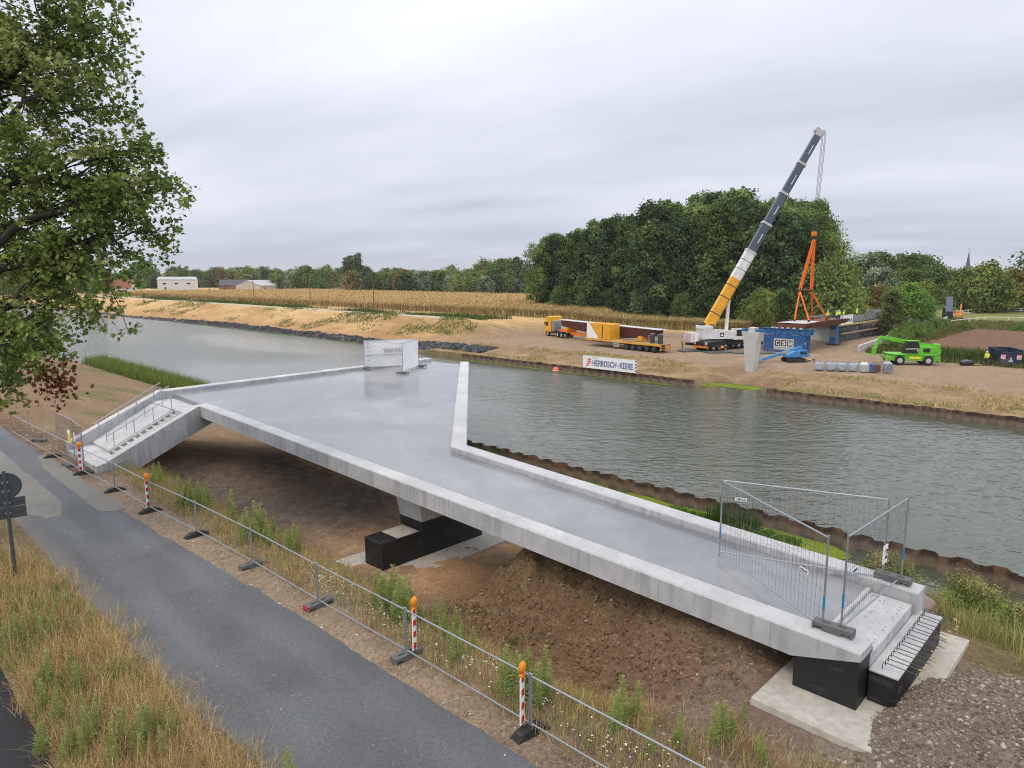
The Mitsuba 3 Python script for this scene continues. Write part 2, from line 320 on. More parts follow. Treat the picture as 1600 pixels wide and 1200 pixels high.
# ================================================================ terrain
rng = np.random.default_rng(7)
def axis(*seg):
    out = []
    for a, b, s in seg: out.append(np.arange(a, b, s))
    return np.unique(np.round(np.concatenate(out), 4))
def pit(u):
    return -1.4 * sst(-37.5, -31.5, u) * (1 - .80 * sst(-9.5, -5.4, u)) + .50 * sst(-7.5, -5.0, u)
def h_near(u, v, detail=True):
    p = np.stack([u * .9, v * .9, np.zeros_like(u)], -1); n1 = meshkit.fbm(p * .45, 4, 1) - .5; n2 = meshkit.fbm(p * 2.6, 3, 2) - .5
    ramp = sst(8.9, 12.2, v)
    h = pit(u) * ramp
    pad = sst(-6.2, -5.2, u) * (1 - sst(-2.4, -1.6, u)) * sst(10.6, 11.8, v) * (1 - sst(17.2, 18.2, v))
    amp = sst(8.2, 10.5, v) * (1 - .9 * pad)
    h = h + amp * (.30 * n1 + .10 * n2)
    left = 1 - sst(-37, -33, u)
    bank = -4.6 * lin(17.5, 29.5, v)
    h = h * (1 - .55 * lin(18, 28, v)) + bank * (1 - left)
    h = h + left * (-4.9 * lin(9.5, 31, v) ** 1.15)
    # heap of excavated soil under the near span
    wv = .9 * n1 + .5 * n2; m = sst(11.5, 14.0, v + wv) * (1 - sst(17.3, 20.5, v + wv)) * sst(-14.6, -12.4, u + wv) * (1 - sst(-6.0, -4.9, u))
    top = .93 - h
    h = h + m * np.maximum(top, 0) * (.93 + .22 * n2 + .16 * n1) + m * .12 * (meshkit.fbm(p * 6.0, 3, 9) - .5)
    m2 = np.exp(-(((u + 22.5) / 4.0) ** 2 + ((v - 21.2) / 2.2) ** 2)); h = h + 1.0 * m2
    # gravel at the right abutment
    ug = np.interp(v, [11, 11.6, 12.8, 15, 15.6, 17], [-3.3, -3.45, -3.75, -3.4, -2.6, -2.4]); g = sst(ug, ug + 2.9, u) * sst(9.3, 12.2, v) * (1 - sst(14.0, 16.6, v)); h = h + g * (1.3 + .3 * n1)
    # verge left of the cycle path
    w = (1 - sst(3.9, 4.6, v)) * sst(2.1, 2.9, v); h = h + w * (.10 + .16 * n1)
    return np.where(v < 8.4, np.minimum(h, .30), h)
def h_far(u, v):
    p = np.stack([u, v, np.zeros_like(u)], -1); n1 = meshkit.fbm(p * .12, 4, 3) - .5; n2 = meshkit.fbm(p * .7, 3, 5) - .5
    k = sst(-101, -84, u)
    L = np.interp(v, [60, 71.5, 75.5, 77, 88, 92, 98, 130, 260, 4000], [-7, -5.2, -3.3, -2.9, .15, .15, -.8, -1.0, -1.2, -1.5])
    R = np.interp(v, [60, 69.3, 69.6, 72, 77, 79.5, 83, 111, 117, 160, 260, 4000], [-7, -5.0, -3.28, -3.25, -2.75, -2.62, -2.9, -2.9, -2.0, -1.8, -1.4, -1.5])
    R2 = np.interp(v, [60, 69.3, 69.6, 72, 77, 79.5, 83, 130, 260, 4000], [-7, -5.0, -3.28, -3.25, -2.8, -2.7, -2.9, -2.9, -2.2, -1.5])
    r = sst(-50, -42, u); R = R * (1 - r) + R2 * r
    h = L * (1 - k) + R * k
    bay = sst(-39.2, -37.6, u) * (1 - sst(-30.6, -29.0, u)) * (1 - sst(73.6, 76.5, v + 1.2 * n2)); h = h * (1 - bay) + (-4.5) * bay
    h = h - 1.15 * np.exp(-((u + 37.6) / 2.2) ** 2 - ((v - 78.3) / 2.8) ** 2)
    a = sst(69.9, 73, v) * (1 - sst(79, 84, v)); b = sst(84, 90, v)
    flat = np.where((v > 83) & (v < 112) & (u > -96) & (u < -18), .25, 1.0)
    return h + a * (.75 * n1 + .50 * n2) * flat + b * (.30 * n1 + .10 * n2) * flat
def grid(us, vs, hf):
    U, V = np.meshgrid(us, vs, indexing='ij'); Z = hf(U, V); X, Y = xy(U, V)
    n, m = U.shape; i, j = np.meshgrid(np.arange(n - 1), np.arange(m - 1), indexing='ij'); i = i.ravel(); j = j.ravel()
    q = np.c_[i * m + j, (i + 1) * m + j, (i + 1) * m + j + 1, i * m + j + 1]
    return raw(np.c_[X.ravel(), Y.ravel(), Z.ravel()], np.vstack([q[:, [0, 1, 2]], q[:, [0, 2, 3]]]))
us = axis((-1500, -300, 80), (-300, -120, 8), (-120, -46, 1.0), (-46, 4, .14), (4, 60, 1.2), (60, 400, 20), (400, 1201, 80))
vs = axis((-900, -60, 40), (-60, -6, 3), (-6, 2, .5), (2, 20, .12), (20, 33.4, .25))
struct('ground', grid(us, vs, h_near), 'near_ground', smooth=True)
us = axis((-3600, -500, 100), (-500, -180, 6), (-180, -100, 1.6), (-100, 0, .55), (0, 120, 4), (120, 3000, 80))
vs = axis((66, 69.3, 1.1), (69.3, 69.9, .15), (69.9, 100, .5), (100, 134, 1.2), (134, 300, 6), (300, 4000, 90))
struct('far_ground', grid(us, vs, h_far), 'far_ground', smooth=True)
struct('canal_bed', grid(axis((-3600, 3001, 200)), axis((30, 75, 4)), lambda u, v: np.full_like(u, -6.5)), 'asphalt_dark')
struct('water', grid(np.array([-3600, -800, -300, -100, 0, 100, 300, 1200.]), np.array([20, 33, 50, 66, 80.]), lambda u, v: np.full_like(u, -4.0)), 'water_surface')
# duckweed: thin irregular mats on the water
def blob(cx, cy, rx, ry, seed, n=46, z=-3.985, th=0):
    a = np.arange(n) * 2 * np.pi / n; q = np.c_[np.cos(a), np.sin(a), np.full(n, seed)]
    r = .62 + .76 * meshkit.fbm(q * 1.7 + seed, 4, seed)
    u = cx + rx * r * np.cos(a) * math.cos(th) - ry * r * np.sin(a) * math.sin(th); v = cy + rx * r * np.cos(a) * math.sin(th) + ry * r * np.sin(a) * math.cos(th)
    x, y = xy(np.r_[cx, u], np.r_[cy, v]); i = np.arange(n)
    return raw(np.c_[x, y, np.full(n + 1, z)], np.c_[np.zeros(n, int), i + 1, (i + 1) % n + 1])
dw = [blob(-35.2, 72.9, 3.4, 1.3, 3), blob(-38.2, 71.2, 2.0, .7, 4, z=-3.98)]
for i, u in enumerate(np.arange(-30, -10.5, 1.9)): dw.append(blob(u, 31.1 + .2 * (i % 2), 1.9, .95, 11 + i, z=-3.985 + .003 * (i % 3)))
dw += [blob(-3.4, 30.0, 2.2, .7, 40), blob(-1.5, 29.4, 1.6, .6, 41, z=-3.98)]
for i, u in enumerate(np.arange(-178, -88, 8.)): dw.append(blob(u, 71.9 + .4 * math.sin(i * 2.1), 5.5, .35, 50 + i, z=-3.985 + .003 * (i % 2)))
for i, u in enumerate(np.arange(-74, -40, 6.)): dw.append(blob(u, 68.6, 3.6, .30, 70 + i))
stuff('duckweed', cat(dw), 'duckweed', 'bright green duckweed floating along the water edges', 'duckweed')

# ---------------------------------------------------------------- road and paving
def ribbon(us, v0, v1, z, nv=8):
    us = np.asarray(us); t = np.linspace(0, 1, nv)
    U = np.repeat(us[:, None], nv, 1); V = v0(us)[:, None] * (1 - t) + v1(us)[:, None] * t; X, Y = xy(U, V)
    n, m = U.shape; i, j = np.meshgrid(np.arange(n - 1), np.arange(m - 1), indexing='ij'); i = i.ravel(); j = j.ravel()
    q = np.c_[i * m + j, (i + 1) * m + j, (i + 1) * m + j + 1, i * m + j + 1]
    Z = np.broadcast_to(z, X.shape)
    return raw(np.c_[X.ravel(), Y.ravel(), Z.ravel()], np.vstack([q[:, [0, 1, 2]], q[:, [0, 2, 3]]]))
def wob(u, a, f, s): return a * (meshkit.fbm(np.stack([u * f, u * 0 + s, u * 0], -1), 4, s) - .5)
ru = np.arange(-75, 6, .12)
vl = lambda u: np.interp(u, [-75, -40, -28, -26, -23, -10, 6], [1.8, 2.0, 2.6, 3.6, 4.25, 4.65, 5.0]) + wob(u, .45, .8, 3)
vr = lambda u: np.interp(u, [-75, -38, -29, -23, -15, -7, 6], [7.0, 7.35, 7.3, 7.45, 7.85, 7.95, 8.0]) + wob(u, .16, 1.3, 5)
struct('road', ribbon(ru, vl, vr, .012), 'asphalt')
du = np.arange(-60, 10, .2)
struct('side_road', ribbon(du, lambda u: u * 0 - 6, lambda u: 2.2 + wob(u, .12, 1.2, 8), .014), 'asphalt_dark')
pu = np.arange(-46, -27.2, .2)
struct('pavement', ribbon(pu, lambda u: np.interp(u, [-46, -30, -27.6], [3.2, 4.3, 5.2]), lambda u: np.interp(u, [-46, -37, -29, -27.2], [6.1, 6.1, 6.1, 5.6]) - .0 + wob(u, .1, 1, 4), .020), 'paving')
pu = np.arange(-37.6, -26.5, .2)
struct('pavement', ribbon(pu, lambda u: np.interp(u, [-37.6, -35, -27, -26.5], [7.1, 6.75, 6.75, 7.2]) + wob(u, .08, 1, 6), lambda u: 7.50 + wob(u, .12, 1.5, 9), .020), 'paving')
# ================================================================ the footbridge platform on the near bank
def lift(m, e=0.0):
    m = m.copy(); m.vertices[:, 2] += 1.5 - .018 * (m.vertices[:, 0] + 4.6) + e; return m
A, B, C, D, E_, F, K = (-34.0, 13.25), (-3.5, 12.82), (-3.4, 16.85), (-19.56, 17.72), (-37.3, 34.1), (-41.1, 33.2), (-40.0, 13.4)
bridge = Proto()
def bridge_part(n, m, mt, **k): return bridge.add(n, m, mt, **k)
outer = Polygon([A, B, C, D, E_, F, K])
inner = outer.buffer(-.60, join_style=2)
deck_poly = [(-34.0, 13.86), (-4.45, 13.44), (-4.35, 16.27), (-19.80, 17.10), (-37.75, 33.62), (-40.45, 33.0), (-39.42, 13.94)]
def fine(poly, z0, z1, s):
    m = prism(poly, z0, z1); v, f = trimesh.remesh.subdivide_to_size(m.vertices, m.faces, s, max_iter=12); return raw(v, f)
bridge_part('deck', lift(prism(deck_poly, -.50, -.20)), 'wet_deck')
def kerb_run(p, q, w, z0=-.56, z1=0.0, b=.03):
    """a long concrete edge beam with bevelled top edges from p to q, w metres to the left of p -> q"""
    p = np.array(p); q = np.array(q); d = q - p; L = np.linalg.norm(d); d /= L; n = np.array([-d[1], d[0]])
    prof = [(0, z0), (w, z0), (w, z1 - b), (w - b, z1), (b, z1), (0, z1 - b)]
    N = max(2, int(L / 2.5)); v = []; f = []
    for i in range(N + 1):
        for s, z in prof: v.append((*(p + d * L * i / N + n * s), z))
    k = len(prof)
    for i in range(N):
        for j in range(k):
            a, b_, c, e = i * k + j, i * k + (j + 1) % k, (i + 1) * k + (j + 1) % k, (i + 1) * k + j
            f += [[a, b_, c], [a, c, e]]
    for o, flip in ((0, 1), (N * k, 0)):
        for j in range(1, k - 1): f.append([o, o + j + 1, o + j] if flip else [o, o + j, o + j + 1])
    m = raw(v, f); 
    if m.volume < 0: m.invert()
    return m
def quad_beam(oa, ob, ib, ia, z0=-.56, z1=0., b=.03):
    """edge beam with mitred ends: outer a, b and inner b, a in plan"""
    o = np.array([oa, ob, ib, ia], float); c = o.mean(0); pts = []
    for p in o: pts += [(*p, z0)]
    # bevelled top: outer ring a little lower
    for p in o: pts += [(*p, z1 - b)]
    e1 = (o[3] - o[0]) / np.linalg.norm(o[3] - o[0]); e2 = (o[2] - o[1]) / np.linalg.norm(o[2] - o[1])
    for p, e in zip(o, (e1, e2, -e2, -e1)): pts.append((*(p + e * b), z1))
    return trimesh.convex.convex_hull(np.array(pts))
def wing(oa, ob, ib, ia, b=.03):
    # end of the edge beam whose underside rises towards the abutment corner
    o = np.array([oa, ob, ib, ia], float); pts = [(*p, z) for p, z in zip(o, (-.56, -.17, -.17, -.56))] + [(*p, -b) for p in o]
    e = np.array([0, 1.0]) * b
    pts += [(*(p + q), 0) for p, q in zip(o, (e, e, -e, -e))]
    return trimesh.convex.convex_hull(np.array(pts))
bridge_part('edge_beam', cat(lift(quad_beam(A, (-4.75, 12.835), (-4.75, 13.445), (-34.0, 13.84))), lift(wing((-4.75, 12.835), B, (-3.49, 13.42), (-4.75, 13.445)))), 'concrete', label='long grey concrete edge beam facing the cycle path')
bridge_part('edge_beam', lift(quad_beam((-3.4, 16.85), D, (-19.82, 17.12), (-3.41, 16.29))), 'concrete')
bridge_part('edge_beam', lift(quad_beam(D, E_, (-37.73, 33.64), (-19.82, 17.12))), 'concrete')
bridge_part('edge_beam', lift(quad_beam(F, K, (-39.44, 13.4), (-40.47, 33.2))), 'concrete')
soff = [(-33.6, 14.3), (-5.4, 13.9), (-5.3, 15.9), (-20.2, 16.6), (-37.6, 32.9), (-40.2, 32.2), (-39.3, 14.4)]
bridge_part('soffit_slab', lift(prism(soff, -.78, -.52)), 'concrete')
# step and ledge where the next span will land
bridge_part('end_step', lift(box2((-4.43, 13.45, -.52), (-4.345, 16.26, -.180), .01)), 'concrete')
bridge_part('bearing_ledge', lift(box2((-4.342, 13.46, -.60), (-3.50, 16.25, -.27), .012)), 'concrete', label='pitted pale concrete ledge at the cut end of the deck')
Mb = MUV
rp = random.Random(4); holes = [box((rp.uniform(-4.28, -3.56), rp.uniform(13.5, 16.2), -.2695), (rp.uniform(.012, .03), rp.uniform(.02, .05), .006), yaw=rp.uniform(0, 90)) for _ in range(90)]
bridge_part('ledge_pits', lift(cat(holes)), 'grey_paint', kind='stuff')
# pier under the deck
bridge_part('footing_pad', hexa([(-19.9, 11.9, -1.62), (-17.0, 11.9, -1.62), (-17.0, 17.5, -1.62), (-19.9, 17.5, -1.62)], [(-19.9, 11.9, -1.34), (-17.0, 11.9, -1.36), (-17.0, 17.5, -1.35), (-19.9, 17.5, -1.34)]), 'pad_concrete', label='pale concrete pad under the black pier footing')
bridge_part('footing', box2((-19.05, 12.55, -1.4), (-18.04, 17.1, -.40), .02), 'bitumen', label='black bitumen coated footing block of the pier')
bridge_part('bare_patch', box2((-19.0, 13.2, -.41), (-18.07, 14.12, -.392)), 'pad_concrete')
bridge_part('pier_neck', hexa([(-19.22, 14.2, -.42), (-18.015, 14.2, -.42), (-18.015, 16.5, -.42), (-19.22, 16.5, -.42)], [(-19.25, 14.2, -.08), (-18.01, 14.2, -.08), (-18.01, 16.5, -.08), (-19.25, 16.5, -.08)]), 'bitumen')
bridge_part('pier', hexa([(-19.25, 14.2, -.079), (-18.01, 14.2, -.079), (-18.01, 16.5, -.079), (-19.25, 16.5, -.079)], [(-19.42, 14.05, 1.06), (-17.96, 14.05, 1.06), (-17.96, 16.7, 1.06), (-19.42, 16.7, 1.06)]), 'concrete', label='short tapered concrete pier')
# right abutment
bridge_part('abutment_pad', hexa([(-5.1, 11.8, -.05), (-2.55, 11.8, -.05), (-2.55, 17.25, -.05), (-5.1, 17.25, -.05)], [(-5.1, 11.88, .33), (-2.6, 11.82, .32), (-2.55, 17.25, .34), (-5.05, 17.2, .33)]), 'pad_concrete', label='pale concrete pad under the right abutment')
bridge_part('abutment_wall', hexa([(-4.70, 12.85, .2), (-3.52, 12.85, .2), (-3.52, 13.6, .2), (-4.70, 13.6, .2)], [(-4.70, 12.85, .935), (-3.52, 12.85, 1.30), (-3.52, 13.6, 1.30), (-4.70, 13.6, .935)]), 'bitumen')
bridge_part('abutment_wall', box2((-4.65, 13.62, .2), (-3.505, 16.83, .93), .01), 'bitumen', label='black bitumen coated abutment wall')
bridge_part('abutment_block', box2((-3.49, 13.36, .1), (-3.00, 16.62, .93), .01), 'bitumen')
bridge_part('abutment_top', box2((-3.49, 13.34, .932), (-2.98, 16.64, .972), .01), 'concrete')
for k in range(17):
    v = 13.5 + k * .185 + .02 * math.sin(k * 3)
    z = .972; pts = [(-3.30, v, z - .05), (-3.30, v, z + .10), (-3.285, v, z + .135), (-3.25, v, z + .15), (-3.17, v, z + .148), (-2.66 + .06 * math.sin(k * 5), v + .01 * math.sin(k), z + .12 + .02 * math.sin(k * 2.2))]
    bridge.add('reinforcing_bar', path_tube(pts, .009, 5), 'dark_metal')
    bridge.add(f'reinforcing_bar{"" if k == 0 else "_%03d" % k}/end_cap', tube((pts[-1][0] - .03, pts[-1][1], pts[-1][2]), (pts[-1][0] + .03, pts[-1][1], pts[-1][2]), .016, 6), 'timber_yellow')
# stairs at the left end
zt = 1.5 - .018 * (-34 + 4.6)
def slab_side(u0b, u1b, u0t, u1t, vb, vt, prof):
    """wall whose plan runs from (u0b..u1b, vb) to (u0t..u1t, vt); prof: (v, z) outline"""
    f = lambda v, a, b: a + (b - a) * (v - vb) / (vt - vb)
    P2 = Polygon(prof); m = trimesh.creation.extrude_polygon(P2, 1.0, engine='earcut'); q = m.vertices
    u = np.where(q[:, 2] < .5, f(q[:, 0], u0b, u0t), f(q[:, 0], u1b, u1t))
    m.vertices = np.c_[u, q[:, 0], q[:, 1]]
    if m.volume < 0: m.invert()
    return m
ztl = 1.5 - .018 * (-40 + 4.6)
side = [(8.15, -.25), (10.0, -.25), (14.4, 1.25), (14.4, 1.36), (13.86, 1.38), (13.84, zt - .02), (13.15, zt - .012), (8.55, .36), (8.15, .30)]
bridge_part('stair_wall', slab_side(-32.42, -32.85, -34.0, -34.5, 8.15, 13.2, side), 'concrete', label='sloping grey concrete side wall of the stairs')
side2 = [(8.25, -.25), (10.0, -.25), (14.4, 1.25), (14.4, 1.36), (13.5, 1.38), (13.41, ztl - .02), (13.30, ztl - .012), (8.5, .62), (8.25, .55)]
bridge_part('stair_wall', slab_side(-37.45, -36.95, -40.0, -39.44, 8.25, 13.4, side2), 'concrete')
lu = lambda v: -36.95 + (-39.44 + 36.95) * (v - 8.25) / 5.15
ru_ = lambda v: -32.87 + (-34.5 + 32.87) * (v - 8.15) / 5.05
def slope_slab(a0, a1, v0, v1, z0, z1, th):
    """slab across the fraction a0..a1 of the stair's width, rising from v0 to v1"""
    p = lambda a, v: lu(v) + (ru_(v) - lu(v)) * a
    bot = [(p(a0, v0), v0, z0 - th), (p(a1, v0), v0, z0 - th), (p(a1, v1), v1, z1 - th), (p(a0, v1), v1, z1 - th)]
    return hexa(bot, [(x, y, z + th) for x, y, z in bot])
bridge_part('landing', slope_slab(0.002, .998, 8.2, 9.35, .22, .22, .45), 'concrete')
bridge_part('landing', slope_slab(0.002, .998, 12.75, 13.95, 1.66, 1.66, .3), 'concrete')
bridge_part('ramp_slab', slope_slab(0.002, .60, 9.36, 12.74, .34, 1.60, .18), 'concrete', label='smooth pale ramp beside the steps')
bridge_part('stair_slab', slope_slab(.602, .998, 9.36, 12.74, .17, 1.43, .16), 'pad_concrete')
for s, a in enumerate((.615, .78, .965)):
    bridge_part('string', slope_slab(a, a + .03, 9.36, 12.74, .33, 1.59, .155), 'concrete')
NS = 10
for i in range(NS):
    v0 = 9.45 + i * .335; z0 = .34 + i * .125
    bridge_part('step', slope_slab(.647, .962, v0, v0 + .12, z0, z0, .12), 'concrete')
def rail(a, h, vs_=(9.5, 12.9)):
    p = lambda v: (lu(v) + (ru_(v) - lu(v)) * a, v, .34 + (v - 9.36) * .373)
    m = [path_tube([np.array(p(v)) + (0, 0, h) for v in np.linspace(vs_[0] - .1, vs_[1] + .35, 4)], .024, 8)]
    return m, [tube(p(v), np.array(p(v)) + (0, 0, h), .018, 6) for v in np.linspace(vs_[0] + .2, vs_[1] - .1, 4)]
for a, h in ((.05, .86), (.30, .80), (.56, .62)):
    r_, posts = rail(a, h)
    k = bridge_part('handrail', cat(r_), 'galvanised')
    for q in posts: bridge.add(k + '/post', q, 'galvanised')
bridge.stamp('footbridge_platform', 'unfinished grey concrete footbridge platform with wet deck and white edge beams', 'footbridge', Mb)

# ================================================================ temporary fences
def panel_proto(L, H, wires=24, rows=7, foot=.12, brace=False, WR=.0036):
    p = Proto(); r = .021
    for x in (0, L): p.add('post', tube((x, 0, .02), (x, 0, H + .05), r, 8), 'galvanised')
    for z in (foot, H): p.add('rail', tube((0, 0, z), (L, 0, z), r * .9, 8), 'galvanised')
    if brace: p.add('rail', tube((0, 0, H * .5), (L, 0, H * .5), r * .6, 6), 'galvanised')
    w = [bar((x, 0, foot), (x, 0, H), WR) for x in np.linspace(0, L, wires + 1)[1:-1]] + [bar((0, .004, z), (L, .004, z), WR) for z in np.linspace(foot, H, rows + 1)[1:-1]]
    p.add('wire_mesh', cat(w), 'wire', kind='stuff'); return p
def between(a, b, z):
    a = np.array(a); b = np.array(b); d = b - a; x, y = xy(*a); return mat(float(x), float(y), z, YU + math.degrees(math.atan2(d[1], d[0])))
low = panel_proto(3.46, 1.06, wires=20, rows=4, WR=.003)
def flen(a, b): return float(np.linalg.norm(np.array(a) - np.array(b)))
feet = [(-44.0, 7.3), (-40.4, 7.40), (-36.9, 7.55), (-32.75, 7.72), (-29.2, 7.92), (-25.65, 8.02), (-22.1, 8.24), (-18.5, 8.38), (-14.95, 8.42), (-11.42, 8.51), (-7.75, 8.55), (-4.1, 8.58), (-.5, 8.6)]
where = ['at the far left beside the tree', 'left of the tall yellow sign', 'in front of the bridge stairs', 'between the two leftmost striped beacons', 'between the stairs and the second striped beacon', 'in front of the dark green weeds',
    'fourth from the second striped beacon towards the pier', 'beside the pier footing', 'just left of the second nearest striped beacon', 'between the two nearest striped beacons', 'right of the nearest striped beacon', 'at the bottom edge of the view']
for i in range(len(feet) - 1):
    a, b = feet[i], feet[i + 1]; L = flen(a, b)
    M = between(a, b, .06); M = M @ np.diag([L / 3.50, 1, 1, 1])
    low.stamp('low_fence_panel', 'low galvanised mesh fence panel ' + where[i], 'fence', M, 'low fence panels along the cycle path')
# feet: rubber shoes and plastic blocks
def shoe_mesh(): return hexa([(-.40, -.13, 0), (.40, -.13, 0), (.40, .13, 0), (-.40, .13, 0)], [(-.20, -.10, .13), (.20, -.10, .13), (.20, .10, .13), (-.20, .10, .13)])
def block_mesh():
    m = m3.Manifold.cube([.74, .24, .14], True).translate([0, 0, .07])
    for x in (-.26, .26): m = m - m3.Manifold.cube([.17, .5, .07], True).translate([x, 0, .035])
    m = m - m3.Manifold.cube([.16, .05, .2], True).translate([-.15, 0, .1]) - m3.Manifold.cube([.16, .05, .2], True).translate([.15, 0, .1])
    t = m.to_mesh(); return trimesh.Trimesh(t.vert_properties[:, :3], t.tri_verts)
shoe = Proto(); shoe.add('body', shoe_mesh(), 'black_rubber'); shoe.add('handle_slot', box((0, 0, .135), (.16, .05, .012)), 'black_paint'); shoe.add('handle_slot', box((.27, 0, .09), (.07, .12, .012)), 'dark_metal'); shoe.add('handle_slot', box((-.27, 0, .09), (.07, .12, .012)), 'dark_metal')
block = Proto(); block.add('body', block_mesh(), 'block_grey')
redblock = Proto(); redblock.add('body', block_mesh(), 'block_grey'); redblock.add('painted_end', box((-.3755, 0, .105), (.008, .235, .066)), 'red_paint'); redblock.add('painted_end', box((-.3755, .095, .035), (.008, .045, .07)), 'red_paint'); redblock.add('painted_end', box((-.3755, -.095, .035), (.008, .045, .07)), 'red_paint')
def foot(proto, p, label, g, z=0.0, yaw=90):
    x, y = xy(*p); proto.stamp('fence_foot', label, 'fence foot', mat(float(x), float(y), z, YU + yaw), g)
g1, g2 = 'black rubber fence shoes', 'grey plastic fence blocks'
foot(shoe, feet[2], 'black rubber fence shoe left of the concrete stairs', g1); foot(shoe, feet[3], 'black rubber fence shoe under the leftmost striped beacon', g1, yaw=80)
foot(shoe, feet[4], 'black rubber fence shoe right of the stairs', g1); foot(shoe, feet[5], 'black rubber fence shoe under the beacon by dark green weeds', g1)
foot(shoe, feet[6], 'black rubber fence shoe in the middle of the low fence', g1); foot(block, feet[7], 'dark grey plastic block across the fence left of the pier', g2)
foot(redblock, feet[8], 'grey fence block with a red painted end beside the road', g2, yaw=95); foot(block, feet[9], 'grey plastic fence block under the second nearest striped beacon', g2)
foot(shoe, feet[10], 'black rubber shoe under the nearest striped beacon', g1, yaw=82); foot(shoe, feet[11], 'black rubber shoe at the bottom edge of the view', g1)
foot(block, (-41.0, 7.9), 'grey block behind the leaves at the left edge', g2, yaw=30); foot(block, (-34.6, 7.62), 'dark grey fence block lying in front of the stairs', g2, yaw=10)

# striped beacons with amber lamps
bea = Proto()
bea.add('board', box((0, 0, .60), (.15, .035, .98), .012), 'plastic_white')
for k in range(4): bea.add('red_stripe', box((.012, -.019, .22 + k * .275), (.10, .006, .14)), 'red_paint')
for k in range(4): bea.add('red_stripe', box((.012, .019, .22 + k * .275), (.10, .006, .14)), 'red_paint')
bea.add('lamp_holder', cat(tube((0, 0, 1.08), (0, 0, 1.17), .05, 12), box((0, 0, 1.115), (.14, .09, .05), .015)), 'orange_paint')
s = trimesh.creation.icosphere(3, .105); s.apply_scale((1, .55, 1)); s.apply_translation((0, 0, 1.275))
bea.add('lamp', s, 'lamp_amber', smooth=True)
ring = path_tube([(.105 * math.cos(t), 0, 1.275 + .105 * math.sin(t)) for t in np.linspace(0, 2 * math.pi, 25)], .012, 6); bea.add('lamp_ring', ring, 'orange_paint')
bea.add('stem', tube((0, 0, .05), (0, 0, .2), .022, 8), 'dark_metal')
for (u, v), yw, lb in (((-32.72, 7.66), 30, 'leftmost red and white striped beacon in front of the stairs'), ((-25.7, 7.98), 60, 'red and white striped beacon beside dark green weeds, second from left'),
        ((-11.30, 8.64), 62, 'striped beacon on a grey block, second nearest to the viewer,'), ((-7.86, 8.42), 62, 'nearest and largest red and white striped beacon')):
    x, y = xy(u, v); bea.stamp('striped_beacon', lb + ' with amber lamp', 'warning beacon', mat(float(x), float(y), .08, yw + 180, .97), 'striped beacons along the fence')

# tall fence panels left of the stairs with notices
def tall(a, b, z, H, extra=None, L=3.5, **k):
    p = panel_proto(flen(a, b), H, wires=30, rows=5, **k)
    if extra: extra(p, flen(a, b))
    return p, between(a, b, z)
def notice(p, L):
    p.add('yellow_notice', box((L - .45, -.03, 1.10), (.42, .01, .62)), 'sign_yellow', label='yellow notice with a white header')
    p.add('yellow_notice/header', box((L - .45, -.037, 1.34), (.42, .006, .14)), 'plastic_white'); p.add('yellow_notice/print', cat([box((L - .45, -.037, z), (w, .006, .028)) for z, w in ((1.20, .3), (1.14, .24), (1.06, .32), (1.0, .2), (.93, .28))]), 'print_grey')
p, M = tall((-37.5, 7.95), (-35.0, 8.0), .05, 1.95, notice); p.stamp('tall_fence_panel', 'tall mesh fence panel carrying a yellow notice left of the stairs', 'fence', M)
def notice2(p, L): p.add('white_notice', box((.55, -.03, 1.25), (.2, .01, .42)), 'plastic_white')
p, M = tall((-35.0, 8.0), (-32.95, 7.85), .05, 1.95, notice2); p.stamp('tall_fence_panel', 'tall mesh fence panel with a small white notice across the stair foot', 'fence', M)

# tall panels standing in a triangle on the right end of the deck
P1, P2, P3, P4, P5 = (-7.58, 15.3), (-4.36, 13.28), (-4.2, 16.52), (-4.03, 13.33), (-3.86, 16.68)
def logo_plate(x, z):
    def f(p, L):
        k = p.add('maker_plate', box((x, -.03, z), (.27, .008, .085)), 'plastic_white'); m = wall_text('HERAS', .05, x - .105, -.036, z - .025, .004, width=.21); p.add(k + '/lettering', m, 'print_blue')
        for s in (0, L): p.add('blue_tape', tube((s, 0, .50), (s, 0, .78), .0235, 8), 'blue_tape')
    return f
def right_extra(p, L):
    logo_plate(.4, 1.15)(p, L)
    p.add('white_notice', box((2.05, -.03, 1.0), (.26, .01, .40)), 'plastic_white'); p.add('white_notice/print', wall_text('2', .2, 2.0, -.036, .9, .004), 'print_black')
g = 'tall fence panels on the right end of the deck'
p, M = tall(P1, P2, 1.38, 1.97, logo_plate(3.2, 1.05), foot=.14, brace=False); p.stamp('tall_fence_panel', 'tall mesh panel running towards the viewer from the lone deck post', 'fence', M, g)
p, M = tall(P1, P3, 1.40, 1.97, logo_plate(.45, 1.55), foot=.14); p.stamp('tall_fence_panel', 'tall mesh panel on the canal side of the deck, its top rail nearly level', 'fence', M, g)
p, M = tall(P4, P5, 1.52, 1.92, right_extra, foot=.08); p.stamp('tall_fence_panel', 'tall mesh panel with a white notice closing the cut deck end', 'fence', M, g)
foot(block, (-4.15, 13.28), 'grey fence block on the near edge beam under two fence posts', 'fence blocks on the bridge', z=1.50, yaw=2); foot(block, (-4.0, 16.56), 'grey fence block on the canal side edge beam at the cut end', 'fence blocks on the bridge', z=1.50, yaw=0)
